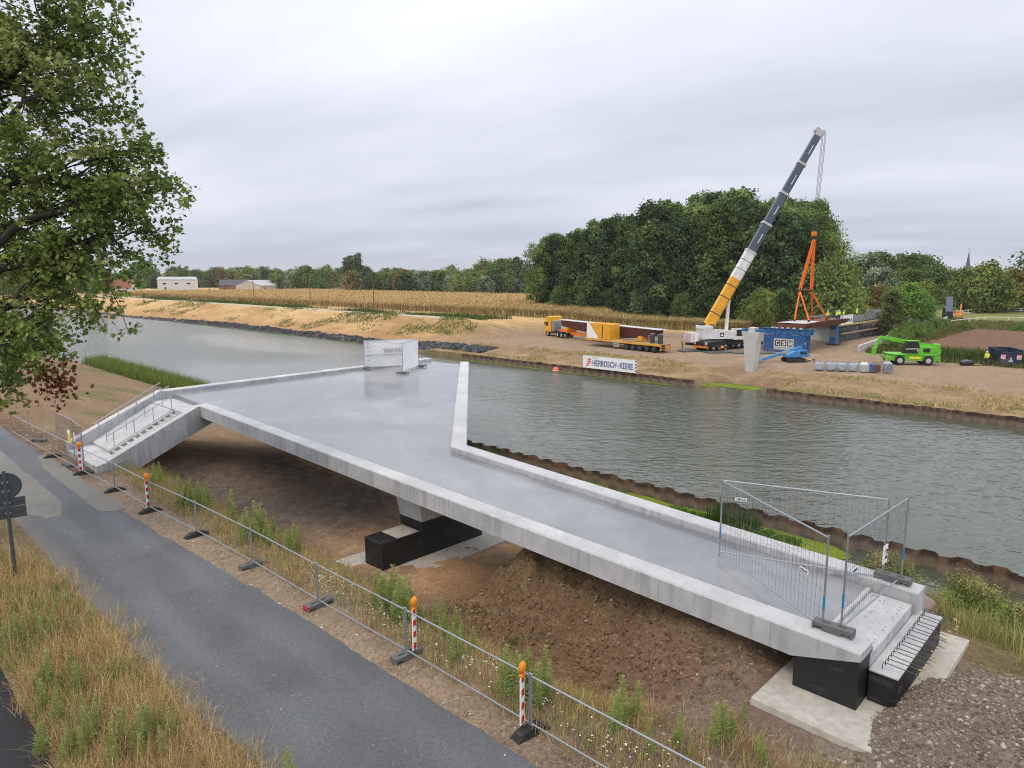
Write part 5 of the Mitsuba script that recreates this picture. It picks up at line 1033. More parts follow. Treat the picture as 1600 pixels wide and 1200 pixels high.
# overhead poles along the embankment road
def pole(x, y, z, h, arm, lb):
    p = Proto(); p.add('shaft', tube((0, 0, -.5), (0, 0, h), .16, 8, r2=.11), 'wood_pole')
    if arm: p.add('lamp_arm', tube((0, 0, h - .1), (-arm, 0, h + .45), .06, 6), 'galvanised'); p.add('lamp_head', box((-arm - .4, 0, h + .48), (1.0, .35, .18), .06), 'light_grey')
    else: p.add('crossbar', box((0, 0, h - .5), (.9, .1, .1)), 'wood_pole')
    p.stamp('street_lamp' if arm else 'utility_pole', lb, 'street lamp' if arm else 'utility pole', mat(x, y, z), None)
pole(-38.3, 191.8, -.9, 8.6, 0, 'wooden pole nearest the bare field, rightmost on the embankment'); pole(-68.9, 236.7, -.95, 8.9, 0, 'wooden pole, second from right on the embankment'); pole(-99.8, 268, -1, 9.4, 2.0, 'lamp on a wooden pole, third from right on the embankment'); pole(-148, 340, -1.1, 7.6, 0, 'leftmost wooden pole on the embankment beside the white shed')
# cars
def car(lb, x, y, z, yaw, col):
    p = Proto(); p.add('body', prism_y([(-2.1, .35), (2.1, .35), (2.15, .8), (1.2, .95), (.6, 1.42), (-1.2, 1.45), (-2.0, 1.0)], -.86, .86), col); p.add('window', cat([box((-.3, s * .865, 1.17), (1.7, .02, .34)) for s in (-1, 1)]), 'glass_dark'); p.add('windscreen', bar((1.18, 0, .98), (.64, 0, 1.40), 1.5, .03, up=(0, 1, 0)), 'glass_dark')
    for xx in (-1.3, 1.3):
        for s in (-1, 1): t, rm = wheel((xx, s * .8, .32), .32, .2); q = p.add('wheel', None, None); p.add(q + '/tyre', t, 'black_rubber'); p.add(q + '/rim', rm, 'light_grey')
    p.stamp('parked_car', lb, 'car', mat(x, y, z, yaw))
car('white car parked beside the embankment road', -168, 328, -.9, 20, 'white_paint'); car('silver car left of the red roofed house', -200, 342, -.9, 10, 'light_grey')

# ---------------------------------------------------------------- distant buildings
def house(name, lb, cat_, M, w, d, h, rh, wall, roof, windows=(), chim=False, over=.3):
    p = Proto(); p.add('wall', box((0, 0, h / 2), (w, d, h)), wall)
    for s in (-1, 1): p.add('gable', prism_x([(-d / 2, h), (d / 2, h), (0, h + rh)], s * (w / 2 - .12) - .12, s * (w / 2 - .12) + .12), wall)
    k = None
    for s in (-1, 1):
        q = p.add('roof', hexa([(-w / 2 - over, s * (d / 2 + over), h - .25), (w / 2 + over, s * (d / 2 + over), h - .25), (w / 2 + over, 0, h + rh + .02), (-w / 2 - over, 0, h + rh + .02)], [(-w / 2 - over, s * (d / 2 + over), h - .02), (w / 2 + over, s * (d / 2 + over), h - .02), (w / 2 + over, 0, h + rh + .28), (-w / 2 - over, 0, h + rh + .28)]), roof); k = k or q
    if chim: p.add(k + '/chimney', box((w * .28, 0, h + rh + .3), (.8, .8, 1.8)), 'wall_brick')
    for x, z, ww, hh in windows: q = p.add('window', box((x, -d / 2 - .03, z), (ww, .08, hh)), 'plastic_white'); p.add(q + '/pane', box((x, -d / 2 - .08, z), (ww - .24, .04, hh - .24)), 'glass_dark')
    p.add('door', box((-w * .3, -d / 2 - .04, 1.1), (1.2, .08, 2.2)), 'dark_metal')
    p.stamp(name, lb, cat_, M)
house('barn', 'white industrial shed with a pale flat roof behind the left edge of the field', 'shed', mat(-244, 508, -1.4, 18), 25, 14, 7.6, 1.6, 'wall_white', 'roof_grey', [(x, 4.6, 2.6, 1.3) for x in (-8, 0, 8)])
house('barn', 'long farm shed with a slate roof behind the golden field', 'shed', mat(-199, 500, -1.4, 14), 20, 12, 3.6, 3.6, 'wall_brick', 'roof_slate', [(3, 2, 2, 1.2), (8, 2, 2, 1.2)]); house('barn', 'wide pale gabled barn right of the slate roofed shed', 'barn', mat(-178, 492, -1.4, 62), 22, 24, 3.6, 3.4, 'wall_cream', 'roof_grey', [(4, 2, 2, 1.2)])
house('house', 'brick house with a steep pale roof at the edge of the golden field', 'house', mat(-104, 452, -1.2, 40), 12, 9, 3.2, 4.6, 'wall_brick', 'roof_grey', [(2, 1.7, 1.2, 1.2)], True); house('house', 'low brick cottage right of the steep roofed house', 'house', mat(-93, 452, -1.2, 5), 9, 8, 3.0, 3.6, 'wall_brick', 'roof_red', [(1, 1.6, 1.2, 1.2)], True)
house('house', 'red roofed house half hidden behind the plane tree leaves', 'house', mat(-213, 372, -1.0, 12), 19, 10, 3.4, 4.6, 'wall_white', 'roof_red', [(x, 1.8, 1.5, 1.3) for x in (-6, -1, 4, 7)], True); house('shed', 'small white hut at the far end of the embankment', 'hut', mat(-262, 398, -.8, 0), 4.6, 4, 2.2, 1.2, 'wall_white', 'roof_slate')
house('house', 'house with a dark roof among the trees left of centre', 'house', mat(-78, 520, -1.2, 30), 12, 9, 4.5, 4.2, 'wall_cream', 'roof_slate', [(2, 2, 1.2, 1.4)], True); house('house', 'grey roofed house among the trees near the weeping willow', 'house', mat(-2, 540, -1.2, -10), 16, 9, 4.2, 4.0, 'wall_cream', 'roof_slate', [(2, 2, 1.2, 1.4)], True)
house('shed', 'small white hut beside the tall dark tree far right', 'hut', mat(170, 240, -2.4, 10), 6, 5, 2.6, 1.4, 'wall_white', 'roof_slate'); house('house', 'house with white gables peeping over the trees right of the girder', 'house', mat(185, 320, -1.5, 20), 14, 9, 5.2, 3.6, 'wall_white', 'roof_slate', [(2, 2, 1.2, 1.4)], True)
ch = Proto(); ch.add('tower', box((0, 0, 7), (6.4, 6.4, 14)), 'wall_brick'); 
ch.add('spire', trimesh.convex.convex_hull(np.array([(3.6 * math.cos(t), 3.6 * math.sin(t), 14.0) for t in np.arange(8) * math.pi / 4 + .39] + [(0, 0, 40)])), 'church_slate'); ch.add('spire/cross', cat(tube((0, 0, 39.5), (0, 0, 42.5), .15, 6), tube((-.7, 0, 41.5), (.7, 0, 41.5), .12, 6)), 'dark_metal')
ch.add('nave', box((-16, 0, 4.5), (26, 12, 9)), 'wall_brick'); ch.add('nave_roof', prism_x([(-6.6, 9), (6.6, 9), (0, 15.5)], -29, -3.3), 'church_slate')
for x in (-8, -14, -20, -26): ch.add('window', box((x, -6.05, 5), (1.6, .2, 4)), 'glass_dark')
ch.stamp('church', 'church with a slender dark spire above the trees on the right', 'church', mat(534, 818, -2.0, 5))
# ploughed field with real furrows
def h_plough(u, v): return -2.70 + .022 * np.clip(v - 108, 0, 80) * .35 +   .20 * np.cos(2 * np.pi * (u * .30 + v * .95) / 2.5) + .10 * (meshkit.fbm(np.stack([u, v, u * 0], -1) * 1.5, 3, 6) - .5)
def plough_mesh():
    U = np.arange(-31, 40, .6)[:, None]; t = np.linspace(0, 1, 150)[None]
    v0 = 113 + .30 * (U + 20) * 0 + 1.5 * np.sin(U * .3); v1 = 164 + .4 * (U + 31) * 0; V = v0 + (v1 - v0) * t; UU = np.repeat(U, 150, 1) + (V - 113) * -.10
    Z = h_plough(UU, V); X, Y = xy(UU, V); n, m = UU.shape; i, j = np.meshgrid(np.arange(n - 1), np.arange(m - 1), indexing='ij'); i = i.ravel(); j = j.ravel(); q = np.c_[i * m + j, (i + 1) * m + j, (i + 1) * m + j + 1, i * m + j + 1]
    return raw(np.c_[X.ravel(), Y.ravel(), Z.ravel()], np.vstack([q[:, [0, 1, 2]], q[:, [0, 2, 3]]]))
P('ploughed_soil', proc(lambda p, n, uv: mix((.050, .027, .016), (.16, .095, .058), smoothstep(-2.85, -2.45, p.z) * .75 + .25 * fbm(p.x * .8, p.y * .8, 0., 3)) * (.85 + .3 * noise(p.x * 5, p.y * 5))), .95)  # furrow shade put into the colour: soil darkens towards the furrow bottoms
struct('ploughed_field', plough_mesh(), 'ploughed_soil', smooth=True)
# ================================================================ vegetation
def fans(n, shape, pos, nrm, roll, size, seed):
    """n copies of a flat leaf outline (k, 2; first point is the fan centre) at pos, facing nrm"""
    k = len(shape); a = np.cross(nrm, np.array([.3, .5, .81])); a /= np.linalg.norm(a, axis=1, keepdims=True) + 1e-9; b = np.cross(nrm, a)
    c, s = np.cos(roll)[:, None], np.sin(roll)[:, None]; x = a * c + b * s; y = b * c - a * s
    sh = np.asarray(shape, float); v = pos[:, None] + (x[:, None] * sh[None, :, :1] + y[:, None] * sh[None, :, 1:2]) * size[:, None, None]
    if sh.shape[1] > 2: v = v + nrm[:, None] * sh[None, :, 2:] * size[:, None, None]
    i = np.arange(1, k); f = np.c_[np.zeros(k - 1, int), i, np.roll(i, -1)][:-1]
    f = f[None] + (np.arange(n) * k)[:, None, None]
    return v.reshape(-1, 3), f.reshape(-1, 3), k
def unit(v): return v / (np.linalg.norm(v, axis=-1, keepdims=True) + 1e-9)
LEAF5 = [(0, .15), (0, -.25), (.42, -.12), (.30, .16), (.46, .42), (.16, .40), (0, .80), (-.16, .40), (-.46, .42), (-.30, .16), (-.42, -.12), (0, -.25)]
LEAF4 = [(0, 0, .06), (0, -.5, -.05), (.36, -.08, 0), (.22, .35, 0), (0, .55, -.08), (-.26, .28, 0), (-.36, -.1, 0), (0, -.5, -.05)]
# ---- the plane tree on the left
def plane_tree():
    r = np.random.default_rng(11); base = np.array([-17.2, 20.2, 0.0])
    trunk = [base, base + (.1, .1, 3), base + (.4, .0, 6.2), base + (.5, .1, 9), base + (.2, .3, 13), base + (.4, .2, 18)]
    wood = [path_tube(trunk, [.42, .36, .32, .27, .2, .08], 10)]
    lobes = [((-13.6, 20.4, 13.7), 2.55, 30), ((-13.3, 20.0, 16.4), 2.5, 24), ((-12.5, 20.3, 11.1), 2.2, 26), ((-14.3, 20.8, 9.6), 1.9, 13), ((-11.25, 19.9, 9.3), 1.35, 18), ((-11.0, 20.2, 10.9), 1.35, 18), ((-12.0, 20.2, 14.6), 1.6, 16), ((-13.7, 19.8, 7.2), 1.15, 7), ((-12.9, 20.1, 8.2), 1.0, 10), ((-14.9, 19.6, 6.6), 1.55, 15), ((-15.5, 19.2, 5.2), 1.1, 9),
             ((-16.0, 20.2, 11.5), 2.3, 12), ((-16.0, 21, 15), 2.8, 20), ((-16.5, 21, 19), 3.0, 16), ((-20, 21, 14), 3.6, 14), ((-20, 20, 9), 3, 10), ((-18, 24, 12), 3.2, 12), ((-18, 17, 11), 2.5, 6), ((-13.6, 20.2, 18.6), 2.2, 12)]
    P_, N_, S_, C_ = [], [], [], []
    tp = np.array(trunk)
    def add_leaves(path, n, spread, col):
        t = r.uniform(.25, 1.0, n); k = np.minimum((t * (len(path) - 1)).astype(int), len(path) - 2); w = t * (len(path) - 1) - k
        q = path[k] * (1 - w[:, None]) + path[k + 1] * w[:, None] + r.normal(0, spread, (n, 3)); q[:, 2] -= np.abs(r.normal(0, .05, n))
        P_.append(q); N_.append(unit(r.normal(0, .75, (n, 3)) + (0.1, -.25, .75))); S_.append(r.uniform(.075, .185, n)); C_.append(np.array(col) * r.uniform(.6, 1.45, (n, 1)))
    greens = [(.170, .245, .062), (.215, .280, .075), (.130, .205, .060), (.265, .305, .10)]
    dead = []
    for li, (c, rad, nb) in enumerate(lobes):
        c = np.array(c, float); z0 = min(max(c[2] - 2.6, 3.0), 16); s = np.array([np.interp(z0, tp[:, 2], tp[:, k]) for k in range(3)])
        t = np.linspace(0, 1, 9)[:, None]; up = np.array([0, 0, 1.3 if li not in (5, 6, 7, 8, 9, 10) else .6]); limb = s * (1 - t) + c * t + up * np.sin(np.pi * t) * .6 + r.normal(0, .10, (9, 3)) * np.sin(np.pi * t)
        L = np.linalg.norm(c - s); wood.append(path_tube(limb, np.linspace(.055 + .018 * L, .035, 9), 7))
        for k in range(nb):
            d = unit(r.normal(0, 1, 3) * (1, 1, .85)); e = c + d * rad * r.uniform(.55, 1.08); j = r.integers(3, 9); s2 = limb[j]
            tt = np.linspace(0, 1, 6)[:, None]; br = s2 * (1 - tt) + e * tt + np.array([0, 0, .22]) * np.sin(np.pi * tt) + r.normal(0, .07, (6, 3)) * tt; br[-1, 2] -= .15 * rad * .4
            wood.append(path_tube(br, np.linspace(.032, .009, 6), 5)); col = greens[r.integers(0, 4)]
            for q in range(9):
                o = br[r.integers(2, 6)]; dd = unit(unit(e - c) * .7 + r.normal(0, .8, 3) + (0, 0, -.15)); ln = r.uniform(.35, .95); tw = np.array([o + dd * ln * w + (0, 0, -.12 * ln * w * w) for w in np.linspace(0, 1, 4)])
                if q < 4: wood.append(path_tube(tw, np.linspace(.010, .004, 4), 3))
                add_leaves(tw, 17, .10, col)
    # a few long drooping shoots reaching over the water
    for pts in ([(-13.4, 20.2, 9.9), (-12.6, 20, 9.3), (-11.6, 19.8, 8.3), (-11.2, 19.7, 7.5), (-11.0, 19.7, 6.8)], [(-13.2, 20.1, 9.6), (-12.5, 19.9, 8.6), (-12.0, 19.8, 7.6), (-11.6, 19.7, 6.9)], [(-12.6, 20.2, 10.6), (-11.2, 20.2, 10.9), (-10.3, 20.2, 11.2), (-9.5, 20.2, 10.9)], [(-12.4, 20.2, 11.4), (-11.0, 20.2, 11.8), (-10.0, 20.2, 11.9)], [(-13.5, 20.0, 9.0), (-13.0, 19.9, 8.0), (-12.4, 19.9, 7.5)], [(-14.3, 19.6, 7.2), (-13.2, 19.5, 6.6), (-12.7, 19.5, 6.1)], [(-14.4, 19.5, 6.4), (-13.5, 19.4, 5.7)],
                [(-12.6, 20, 14.4), (-11.4, 20, 14.8), (-10.7, 20, 14.9)], [(-12.8, 20.2, 16.6), (-11.4, 20.2, 16.7), (-10.8, 20.2, 16.4)], [(-12.8, 20.2, 12.8), (-11.2, 20.2, 13.0), (-10.5, 20.2, 12.8)]):
        pts = np.array(pts); wood.append(path_tube(pts, np.linspace(.03, .008, len(pts)), 5))
        for q in range(16):
            w = r.uniform(.15, 1) * (len(pts) - 1); k = min(int(w), len(pts) - 2); o = pts[k] + (pts[k + 1] - pts[k]) * (w - k); dd = unit(r.normal(0, 1, 3) + (0, 0, -.2)); tw = np.array([o, o + dd * .18, o + dd * .38]); add_leaves(tw, 11, .07, greens[r.integers(0, 3)]); wood.append(path_tube(tw, [.006, .005, .003], 3))
    leaves = [np.concatenate(x) for x in (P_, N_, S_, C_)]
    v, f, k = fans(len(leaves[0]), LEAF5, leaves[0], leaves[1], r.uniform(0, 6.28, len(leaves[0])), leaves[2], 1)
    wood.append(path_tube([(-17.0, 20.0, 6.0), (-15.2, 19.6, 8.0), (-14.3, 19.5, 9.2), (-13.5, 19.5, 9.85), (-12.4, 19.7, 10.15), (-11.3, 19.9, 10.1)], [.20, .16, .13, .10, .06, .03], 8)); wood.append(path_tube([(-14.9, 19.5, 10.6), (-14.2, 19.5, 12.0), (-13.2, 19.6, 13.0), (-12.2, 19.8, 13.4)], [.11, .09, .06, .03], 7))
    p = Proto(); p.add('trunk', cat(wood), 'bark_dark', smooth=True)
    p.add('crown', raw(v, f), 'leaf', color=np.repeat(leaves[3], k, 0), kind='stuff', label='green lobed leaves of the crown')
    # withered brown cluster
    n = 240; q = np.array([-12.95, 19.3, 5.35]) + r.normal(0, 1, (n, 3)) * (.30, .25, .30); v, f, k = fans(n, LEAF5, q, unit(r.normal(0, 1, (n, 3))), r.uniform(0, 6.28, n), r.uniform(.09, .17, n), 2)
    p.add('withered_leaves', raw(v, f), 'leaf', color=np.repeat(np.array([(.15, .062, .036)]) * r.uniform(.5, 1.5, (n, 1)), k, 0), label='withered reddish brown leaves', kind='stuff')
    p.stamp('plane_tree', 'large plane tree with lobed leaves overhanging from the left edge', 'tree')
plane_tree()

# ---- tree kinds used as instances
FB = 2.65
def tree_kind(key, seed, h, w, lo, cols, nl=26, nc=26, leaf=.62, lobes_r=.30, droop=0, trunk_r=.28, bark='bark_dark', top=.5):
    r = np.random.default_rng(seed); c = []; tr_ = [path_tube([(0, 0, -.6), (r.normal(0, .15), r.normal(0, .15), h * .45), (r.normal(0, .4), r.normal(0, .4), h * .86)], [trunk_r * 1.25, trunk_r * .75, .06], 8)]
    Ps, Ns, Cs = [], [], []
    for i in range(nl):
        t = (i + r.uniform(0, 1)) / nl; z = lo * h + (1 - lo) * h * t; prof = math.sin(math.pi * min(max((t * (1 - .12) + .10), 0), 1)) ** top; rad = w / 2 * prof
        a = i * 2.399 + r.uniform(-.5, .5); d = rad * r.uniform(.45, .85); lc = np.array([d * math.cos(a), d * math.sin(a), z]); lr = w * lobes_r * r.uniform(.5, 1.12) * (.6 + .4 * prof)
        z0 = min(z * .75, h * .7); tr_.append(path_tube([(0, 0, z0), lc * (.55, .55, 0) + (0, 0, z0 * .4 + z * .6), lc], [trunk_r * .32, trunk_r * .18, .03], 5)); col = FB * np.array(cols[r.integers(0, len(cols))]) * r.uniform(.55, 1.45)
        d3 = unit(r.normal(0, 1, (nc, 3)) + (0, 0, .25)); cc = lc + d3 * lr * r.uniform(.55, 1.0, (nc, 1)) * (1, 1, .85)
        if droop: cc[:, 2] -= droop * r.uniform(0, 1, nc) * lr
        m = 11; q = (cc[:, None] + r.normal(0, .17 * lr + .18, (nc, m, 3)) * (1, 1, .8 + droop)).reshape(-1, 3); nn = unit(np.repeat(d3, m, 0) * .8 + r.normal(0, .55, (nc * m, 3)) + (0, 0, .35))
        Ps.append(q); Ns.append(nn); Cs.append(col * np.repeat(r.uniform(.78, 1.25, (nc, 1)), m, 0) * r.uniform(.8, 1.2, (nc * m, 1)))
    Ps, Ns, Cs = (np.concatenate(x) for x in (Ps, Ns, Cs)); n = len(Ps)
    v, f, k = fans(n, LEAF4, Ps, Ns, r.uniform(0, 6.28, n), r.uniform(.55, 1.15, n) * leaf, seed)
    scene[key] = {'type': 'shapegroup', 'trunk': PLY(cat(tr_), bark, smooth=True), 'crown': PLY(raw(v, f), 'leaf', color=np.repeat(Cs, k, 0))}
G1 = [(.034, .056, .024), (.044, .068, .028), (.028, .048, .022), (.062, .086, .030)]
tree_kind('poplar_kind', 1, 24, 11, .02, G1, 40, 46, .68, .24); tree_kind('poplar_kind_two', 2, 24, 12.5, .06, G1, 40, 46, .70, .23); tree_kind('poplar_kind_three', 3, 24, 10, .0, [(.045, .072, .024), (.062, .088, .03), (.035, .058, .022)], 40, 46, .68, .25)
tree_kind('airy_kind', 4, 24, 11, .18, [(.058, .088, .026), (.08, .11, .032)], 26, 30, .48, .21)
tree_kind('round_kind', 5, 10, 9.5, .03, [(.050, .075, .022), (.036, .062, .020), (.066, .088, .024)], 26, 24, .62, .30); tree_kind('round_kind_two', 6, 10, 11, .0, [(.062, .082, .020), (.082, .095, .024), (.05, .07, .02)], 26, 24, .62, .28)
tree_kind('brown_kind', 7, 10, 9, .03, [(.088, .070, .022), (.105, .075, .024), (.075, .072, .022)], 24, 24, .60, .29); tree_kind('silver_kind', 8, 10, 9.5, .0, [(.105, .130, .085), (.075, .100, .062), (.055, .078, .045)], 26, 24, .62, .29)
tree_kind('willow_kind', 9, 10, 11, .0, [(.085, .11, .032), (.07, .095, .03)], 26, 26, .60, .27, droop=1.1); tree_kind('column_kind', 10, 12, 3.6, .0, [(.03, .052, .024), (.038, .06, .026)], 22, 20, .5, .40, top=.3); tree_kind('dark_kind', 12, 10, 9.5, .0, [(.024, .042, .018), (.032, .052, .02)], 26, 24, .62, .30)
tree_kind('young_kind', 13, 8, 5, .36, [(.065, .115, .022), (.085, .135, .028), (.05, .09, .02)], 26, 24, .30, .30, trunk_r=.10, bark='bark'); tree_kind('shrub_kind', 14, 3, 3.4, .0, [(.05, .08, .022), (.07, .095, .026)], 18, 18, .30, .32, trunk_r=.05)
tree_kind('bank_shrub_kind', 15, 3, 3.6, .0, [(.075, .098, .030), (.10, .115, .040), (.14, .125, .055)], 30, 40, .13, .26, trunk_r=.04); tree_kind('olive_column_kind', 16, 12, 3.6, .0, [(.062, .080, .030), (.078, .092, .036)], 24, 26, .42, .36, top=.3)
def tree(name, kind, x, y, z, h, H0, lb, group=None, ws=1.0, yaw=None, cat_='tree'):
    k = numbered(name); s = h / H0; yaw = yaw if yaw is not None else (x * 37 + y * 91) % 360
    scene[k] = {'type': 'instance', 'shapegroup': {'type': 'ref', 'id': kind}, 'to_world': T4(mat(x, y, z, yaw, (s * ws, s * ws, s)))}
    labels[k] = {'label': lb, 'category': cat_, **({'group': group} if group else {})}
r = np.random.default_rng(21)
# the tall grove behind the crane: front edge then rows behind it
front = [(6.8, 203), (17, 188), (23, 180), (29, 172), (34, 163), (40, 155), (46, 150), (52, 146), (58, 143), (64, 144)]
hts = [20.5, 22.5, 24, 25.0, 26.5, 28, 27.6, 26.6, 24.2, 21.5]
kinds = ['airy_kind', 'poplar_kind', 'poplar_kind_two', 'poplar_kind_three', 'poplar_kind_two', 'poplar_kind', 'poplar_kind_three', 'poplar_kind_two', 'poplar_kind', 'airy_kind']
ORD = ['first', 'second', 'third', 'fourth', 'fifth', 'sixth', 'seventh', 'eighth', 'ninth', 'tenth', 'eleventh']
for row_ in range(4):
    for i, (x, y) in enumerate(front):
        xx, yy = x + row_ * 4.2 + r.normal(0, .9), y + row_ * 8.4 + r.normal(0, 1.0)
        if row_ and xx / yy > .435: continue
        hh = hts[i] * (1 + .02 * row_) * r.uniform(.93, 1.05) * (0.93 if row_ == 0 else 1)
        lb = ('airy pale green tree at the left end of the tall grove' if i == 0 and row_ == 0 else 'slender tree at the right end of the tall grove' if i == len(front) - 1 and row_ == 0 else 'tall green tree, ' + ORD[i] + ' from left in the front row of the grove' if row_ == 0 else 'tall green tree inside the dense grove')
        tree('grove_tree', kinds[(i + row_ * 2) % len(kinds)] if row_ else kinds[i], xx, yy, -1.8, hh, 24, lb, 'trees of the tall grove')
for i, (x, y, h) in enumerate([(14, 190, 7), (27, 171, 8), (33, 161, 7), (38, 152, 6), (44, 147, 8), (50, 142, 6), (55, 139, 7), (61, 137, 9), (66, 139, 8)]): tree('understorey_tree', ('round_kind', 'dark_kind', 'round_kind_two')[i % 3], x, y, -1.9, h, 10, 'low dark bush, ' + ORD[i] + ' from left at the foot of the tall grove', 'understorey of the tall grove')
tree('shrub', 'round_kind_two', 47.2, 130.5, -2.0, 7.0, 10, 'yellowish green bush standing right of the crane boom', None, .72); tree('shrub', 'willow_kind', 61.5, 131.5, -2.2, 13, 10, 'yellow green tree behind the orange slings', None, .75)
# right hand woods
wood_ = [(112, 262, 17), (122, 268, 18), (132, 262, 17), (141, 272, 17.5), (150, 268, 17), (160, 278, 17), (104, 252, 14.5), (118, 246, 13), (171, 290, 17), (183, 300, 13), (127, 240, 12), (140, 244, 11.5), (154, 252, 13), (95, 238, 12), (196, 305, 12)]
for i, (x, y, h) in enumerate(wood_): tree('woodland_tree', ('round_kind', 'dark_kind', 'silver_kind', 'round_kind')[i % 4], x, y, -2.0, h, 10, 'broad green tree in the woods right of the grove', 'trees of the right hand woods')
for i, (x, y, h, kd, lb) in enumerate([(118, 206, 8, 'brown_kind', 'brownish low tree behind the approach bridge'), (128, 214, 8.5, 'round_kind_two', 'low olive tree behind the approach bridge, right of the brownish one'), (106, 200, 7.5, 'brown_kind', 'brownish bush at the end of the approach bridge'), (96, 196, 8, 'dark_kind', 'dark low tree above the approach bridge'), (140, 205, 13, 'round_kind_two', 'yellow green tree left of the big dark tree on the right'), (152, 212, 12, 'brown_kind', 'olive brown tree beneath the church spire'), (145, 222, 12, 'round_kind', 'rounded green tree behind the excavator'),
        (166, 214, 18.5, 'silver_kind', 'large grey green willow near the right edge'), (178, 228, 21, 'dark_kind', 'big dark tree at the right edge'), (186, 216, 17, 'silver_kind', 'grey green tree cut by the right edge'), (173, 207, 14, 'dark_kind', 'dark round tree in front of the grey green willow'), (86, 178, 7, 'dark_kind', 'dark bush in front of the golden strip beyond the approach bridge')]): tree('large_tree', kd, x, y, -2.3, h, 10, lb)
tree('young_tree', 'olive_column_kind', 71.6, 130.5, -2.7, 8.6, 12, 'slim olive green young tree beside the scaffolded approach', None, 1.25); tree('young_tree', 'young_kind', 80.2, 139.5, -2.8, 9.0, 8, 'bright green young tree beside the dirt road', None, 1.12); tree('young_tree', 'young_kind', 84.5, 142.0, -2.8, 7.2, 8, 'smaller young tree right of the bright green one')
for i, (u, v, h) in enumerate([(-34.8, 143, 2.6), (-34.6, 150, 2.2), (-33.0, 128, 2.2), (-31.5, 120, 2.2), (-32.6, 134, 2.4), (-30.5, 114, 1.8), (-35, 158, 2.4), (-35.5, 166, 2.2), (-31, 165.5, 1.8), (-22, 166.5, 1.6), (-12, 167, 1.7)]): x, y = xy(u, v); tree('shrub', 'shrub_kind', float(x), float(y), -2.95, h, 3, 'low green shrub along the edge of the dirt road and ploughed field', 'shrubs along the dirt road', 1.2, cat_='shrub')
for i, (u, v, h, kd) in enumerate([(-5.6, 22.5, 1.5, 'bank_shrub_kind'), (-3.6, 24.5, 1.5, 'bank_shrub_kind'), (-1.8, 20.4, 1.1, 'bank_shrub_kind'), (-.6, 28.6, 1.8, 'bank_shrub_kind'), (.8, 27.6, 2.0, 'bank_shrub_kind'), (-7.6, 25.2, 1.4, 'bank_shrub_kind')]): x, y = xy(u, v); tree('shrub', kd, float(x), float(y), float(h_near(np.array(u), np.array(v))) - .1, h, 3, 'leafy green shrub on the bank right of the deck, ' + ORD[i] + ' of that clump', 'shrubs on the near bank', 1.0, cat_='shrub')
# trees beyond the golden field: (x, y, height, kind)
sky_ = []
kk = ['round_kind', 'brown_kind', 'round_kind_two', 'dark_kind', 'round_kind', 'silver_kind', 'brown_kind', 'dark_kind']
for i in range(100):
    t = i / 99; y = 560 - 150 * t + r.uniform(-25, 45); x = y * (-.62 + .66 * t) + r.uniform(-4, 4); sky_.append((x, y, r.uniform(8.5, 13.5), kk[r.integers(0, 8)]))
for i in range(40): y = r.uniform(640, 820); x = y * r.uniform(-.62, .06); sky_.append((x, y, r.uniform(13, 19), kk[r.integers(0, 5)]))
for i in range(26): y = r.uniform(575, 640); x = y * (-.52 + .012 * i + r.uniform(-.01, .01)); sky_.append((x, y, r.uniform(12, 17), kk[r.integers(0, 5)]))
for i in range(18): y = r.uniform(380, 440); x = y * r.uniform(-.10, .055); sky_.append((x, y, r.uniform(6, 10), kk[r.integers(0, 8)]))
for x, y, h, kd in sky_:
    if y < 560 and (-.512 < x / y < -.344 or -.265 < x / y < -.205): continue   # open ground around the farm buildings
    tree('skyline_tree', kd, x, y, -1.4, h, 10, {'brown_kind': 'olive brown', 'silver_kind': 'grey green', 'dark_kind': 'dark green'}.get(kd, 'mid green') + ' tree in the distant row beyond the golden field', 'trees beyond the golden field')
for x, y, h, kd, lb in ((-122, 520, 24, 'column_kind', 'left poplar of the pair standing above the distant trees'), (-116, 522, 26, 'column_kind', 'right poplar of the pair standing above the distant trees'), (-28, 372, 11.5, 'willow_kind', 'weeping willow left of the tall grove'), (-62, 400, 11, 'dark_kind', 'dark rounded tree at the field edge left of centre'), (-52, 400, 12, 'silver_kind', 'grey green tree right of the dark rounded tree'), (-86, 420, 9.5, 'dark_kind', 'dark conifer shaped tree right of the brick houses'), (-34, 385, 9, 'silver_kind', 'silvery tree left of the weeping willow'), (-96, 418, 12, 'brown_kind', 'brown tree behind the brick houses'), (-140, 470, 15, 'round_kind', 'rounded tree at the middle of the left skyline'),
        (-6, 380, 17, 'round_kind', 'tall rounded tree just left of the grove'), (2, 400, 18.5, 'dark_kind', 'tall dark tree touching the grove on its left'), (-16, 410, 17, 'round_kind_two', 'broad tree behind the weeping willow'), (-14, 365, 9, 'silver_kind', 'pale tree right of the weeping willow')): tree('skyline_tree', kd, x, y, -1.3, h, 12 if kd == 'column_kind' else 10, lb)
for i in range(10): y = 360 + r.uniform(-10, 60); x = y * (-.76 + .02 * i) + r.uniform(-3, 3); tree('skyline_tree', kk[i % 8], x, y, -1.0, r.uniform(10, 16), 10, 'tree behind the plane tree leaves beyond the canal bend', 'trees beyond the canal bend')
for i, x in enumerate((-276, -270)): tree('pollard_willow', 'silver_kind', x, 396, -.8, 4.2, 10, ('left', 'right')[i] + ' of two small pollard willows by the white hut')

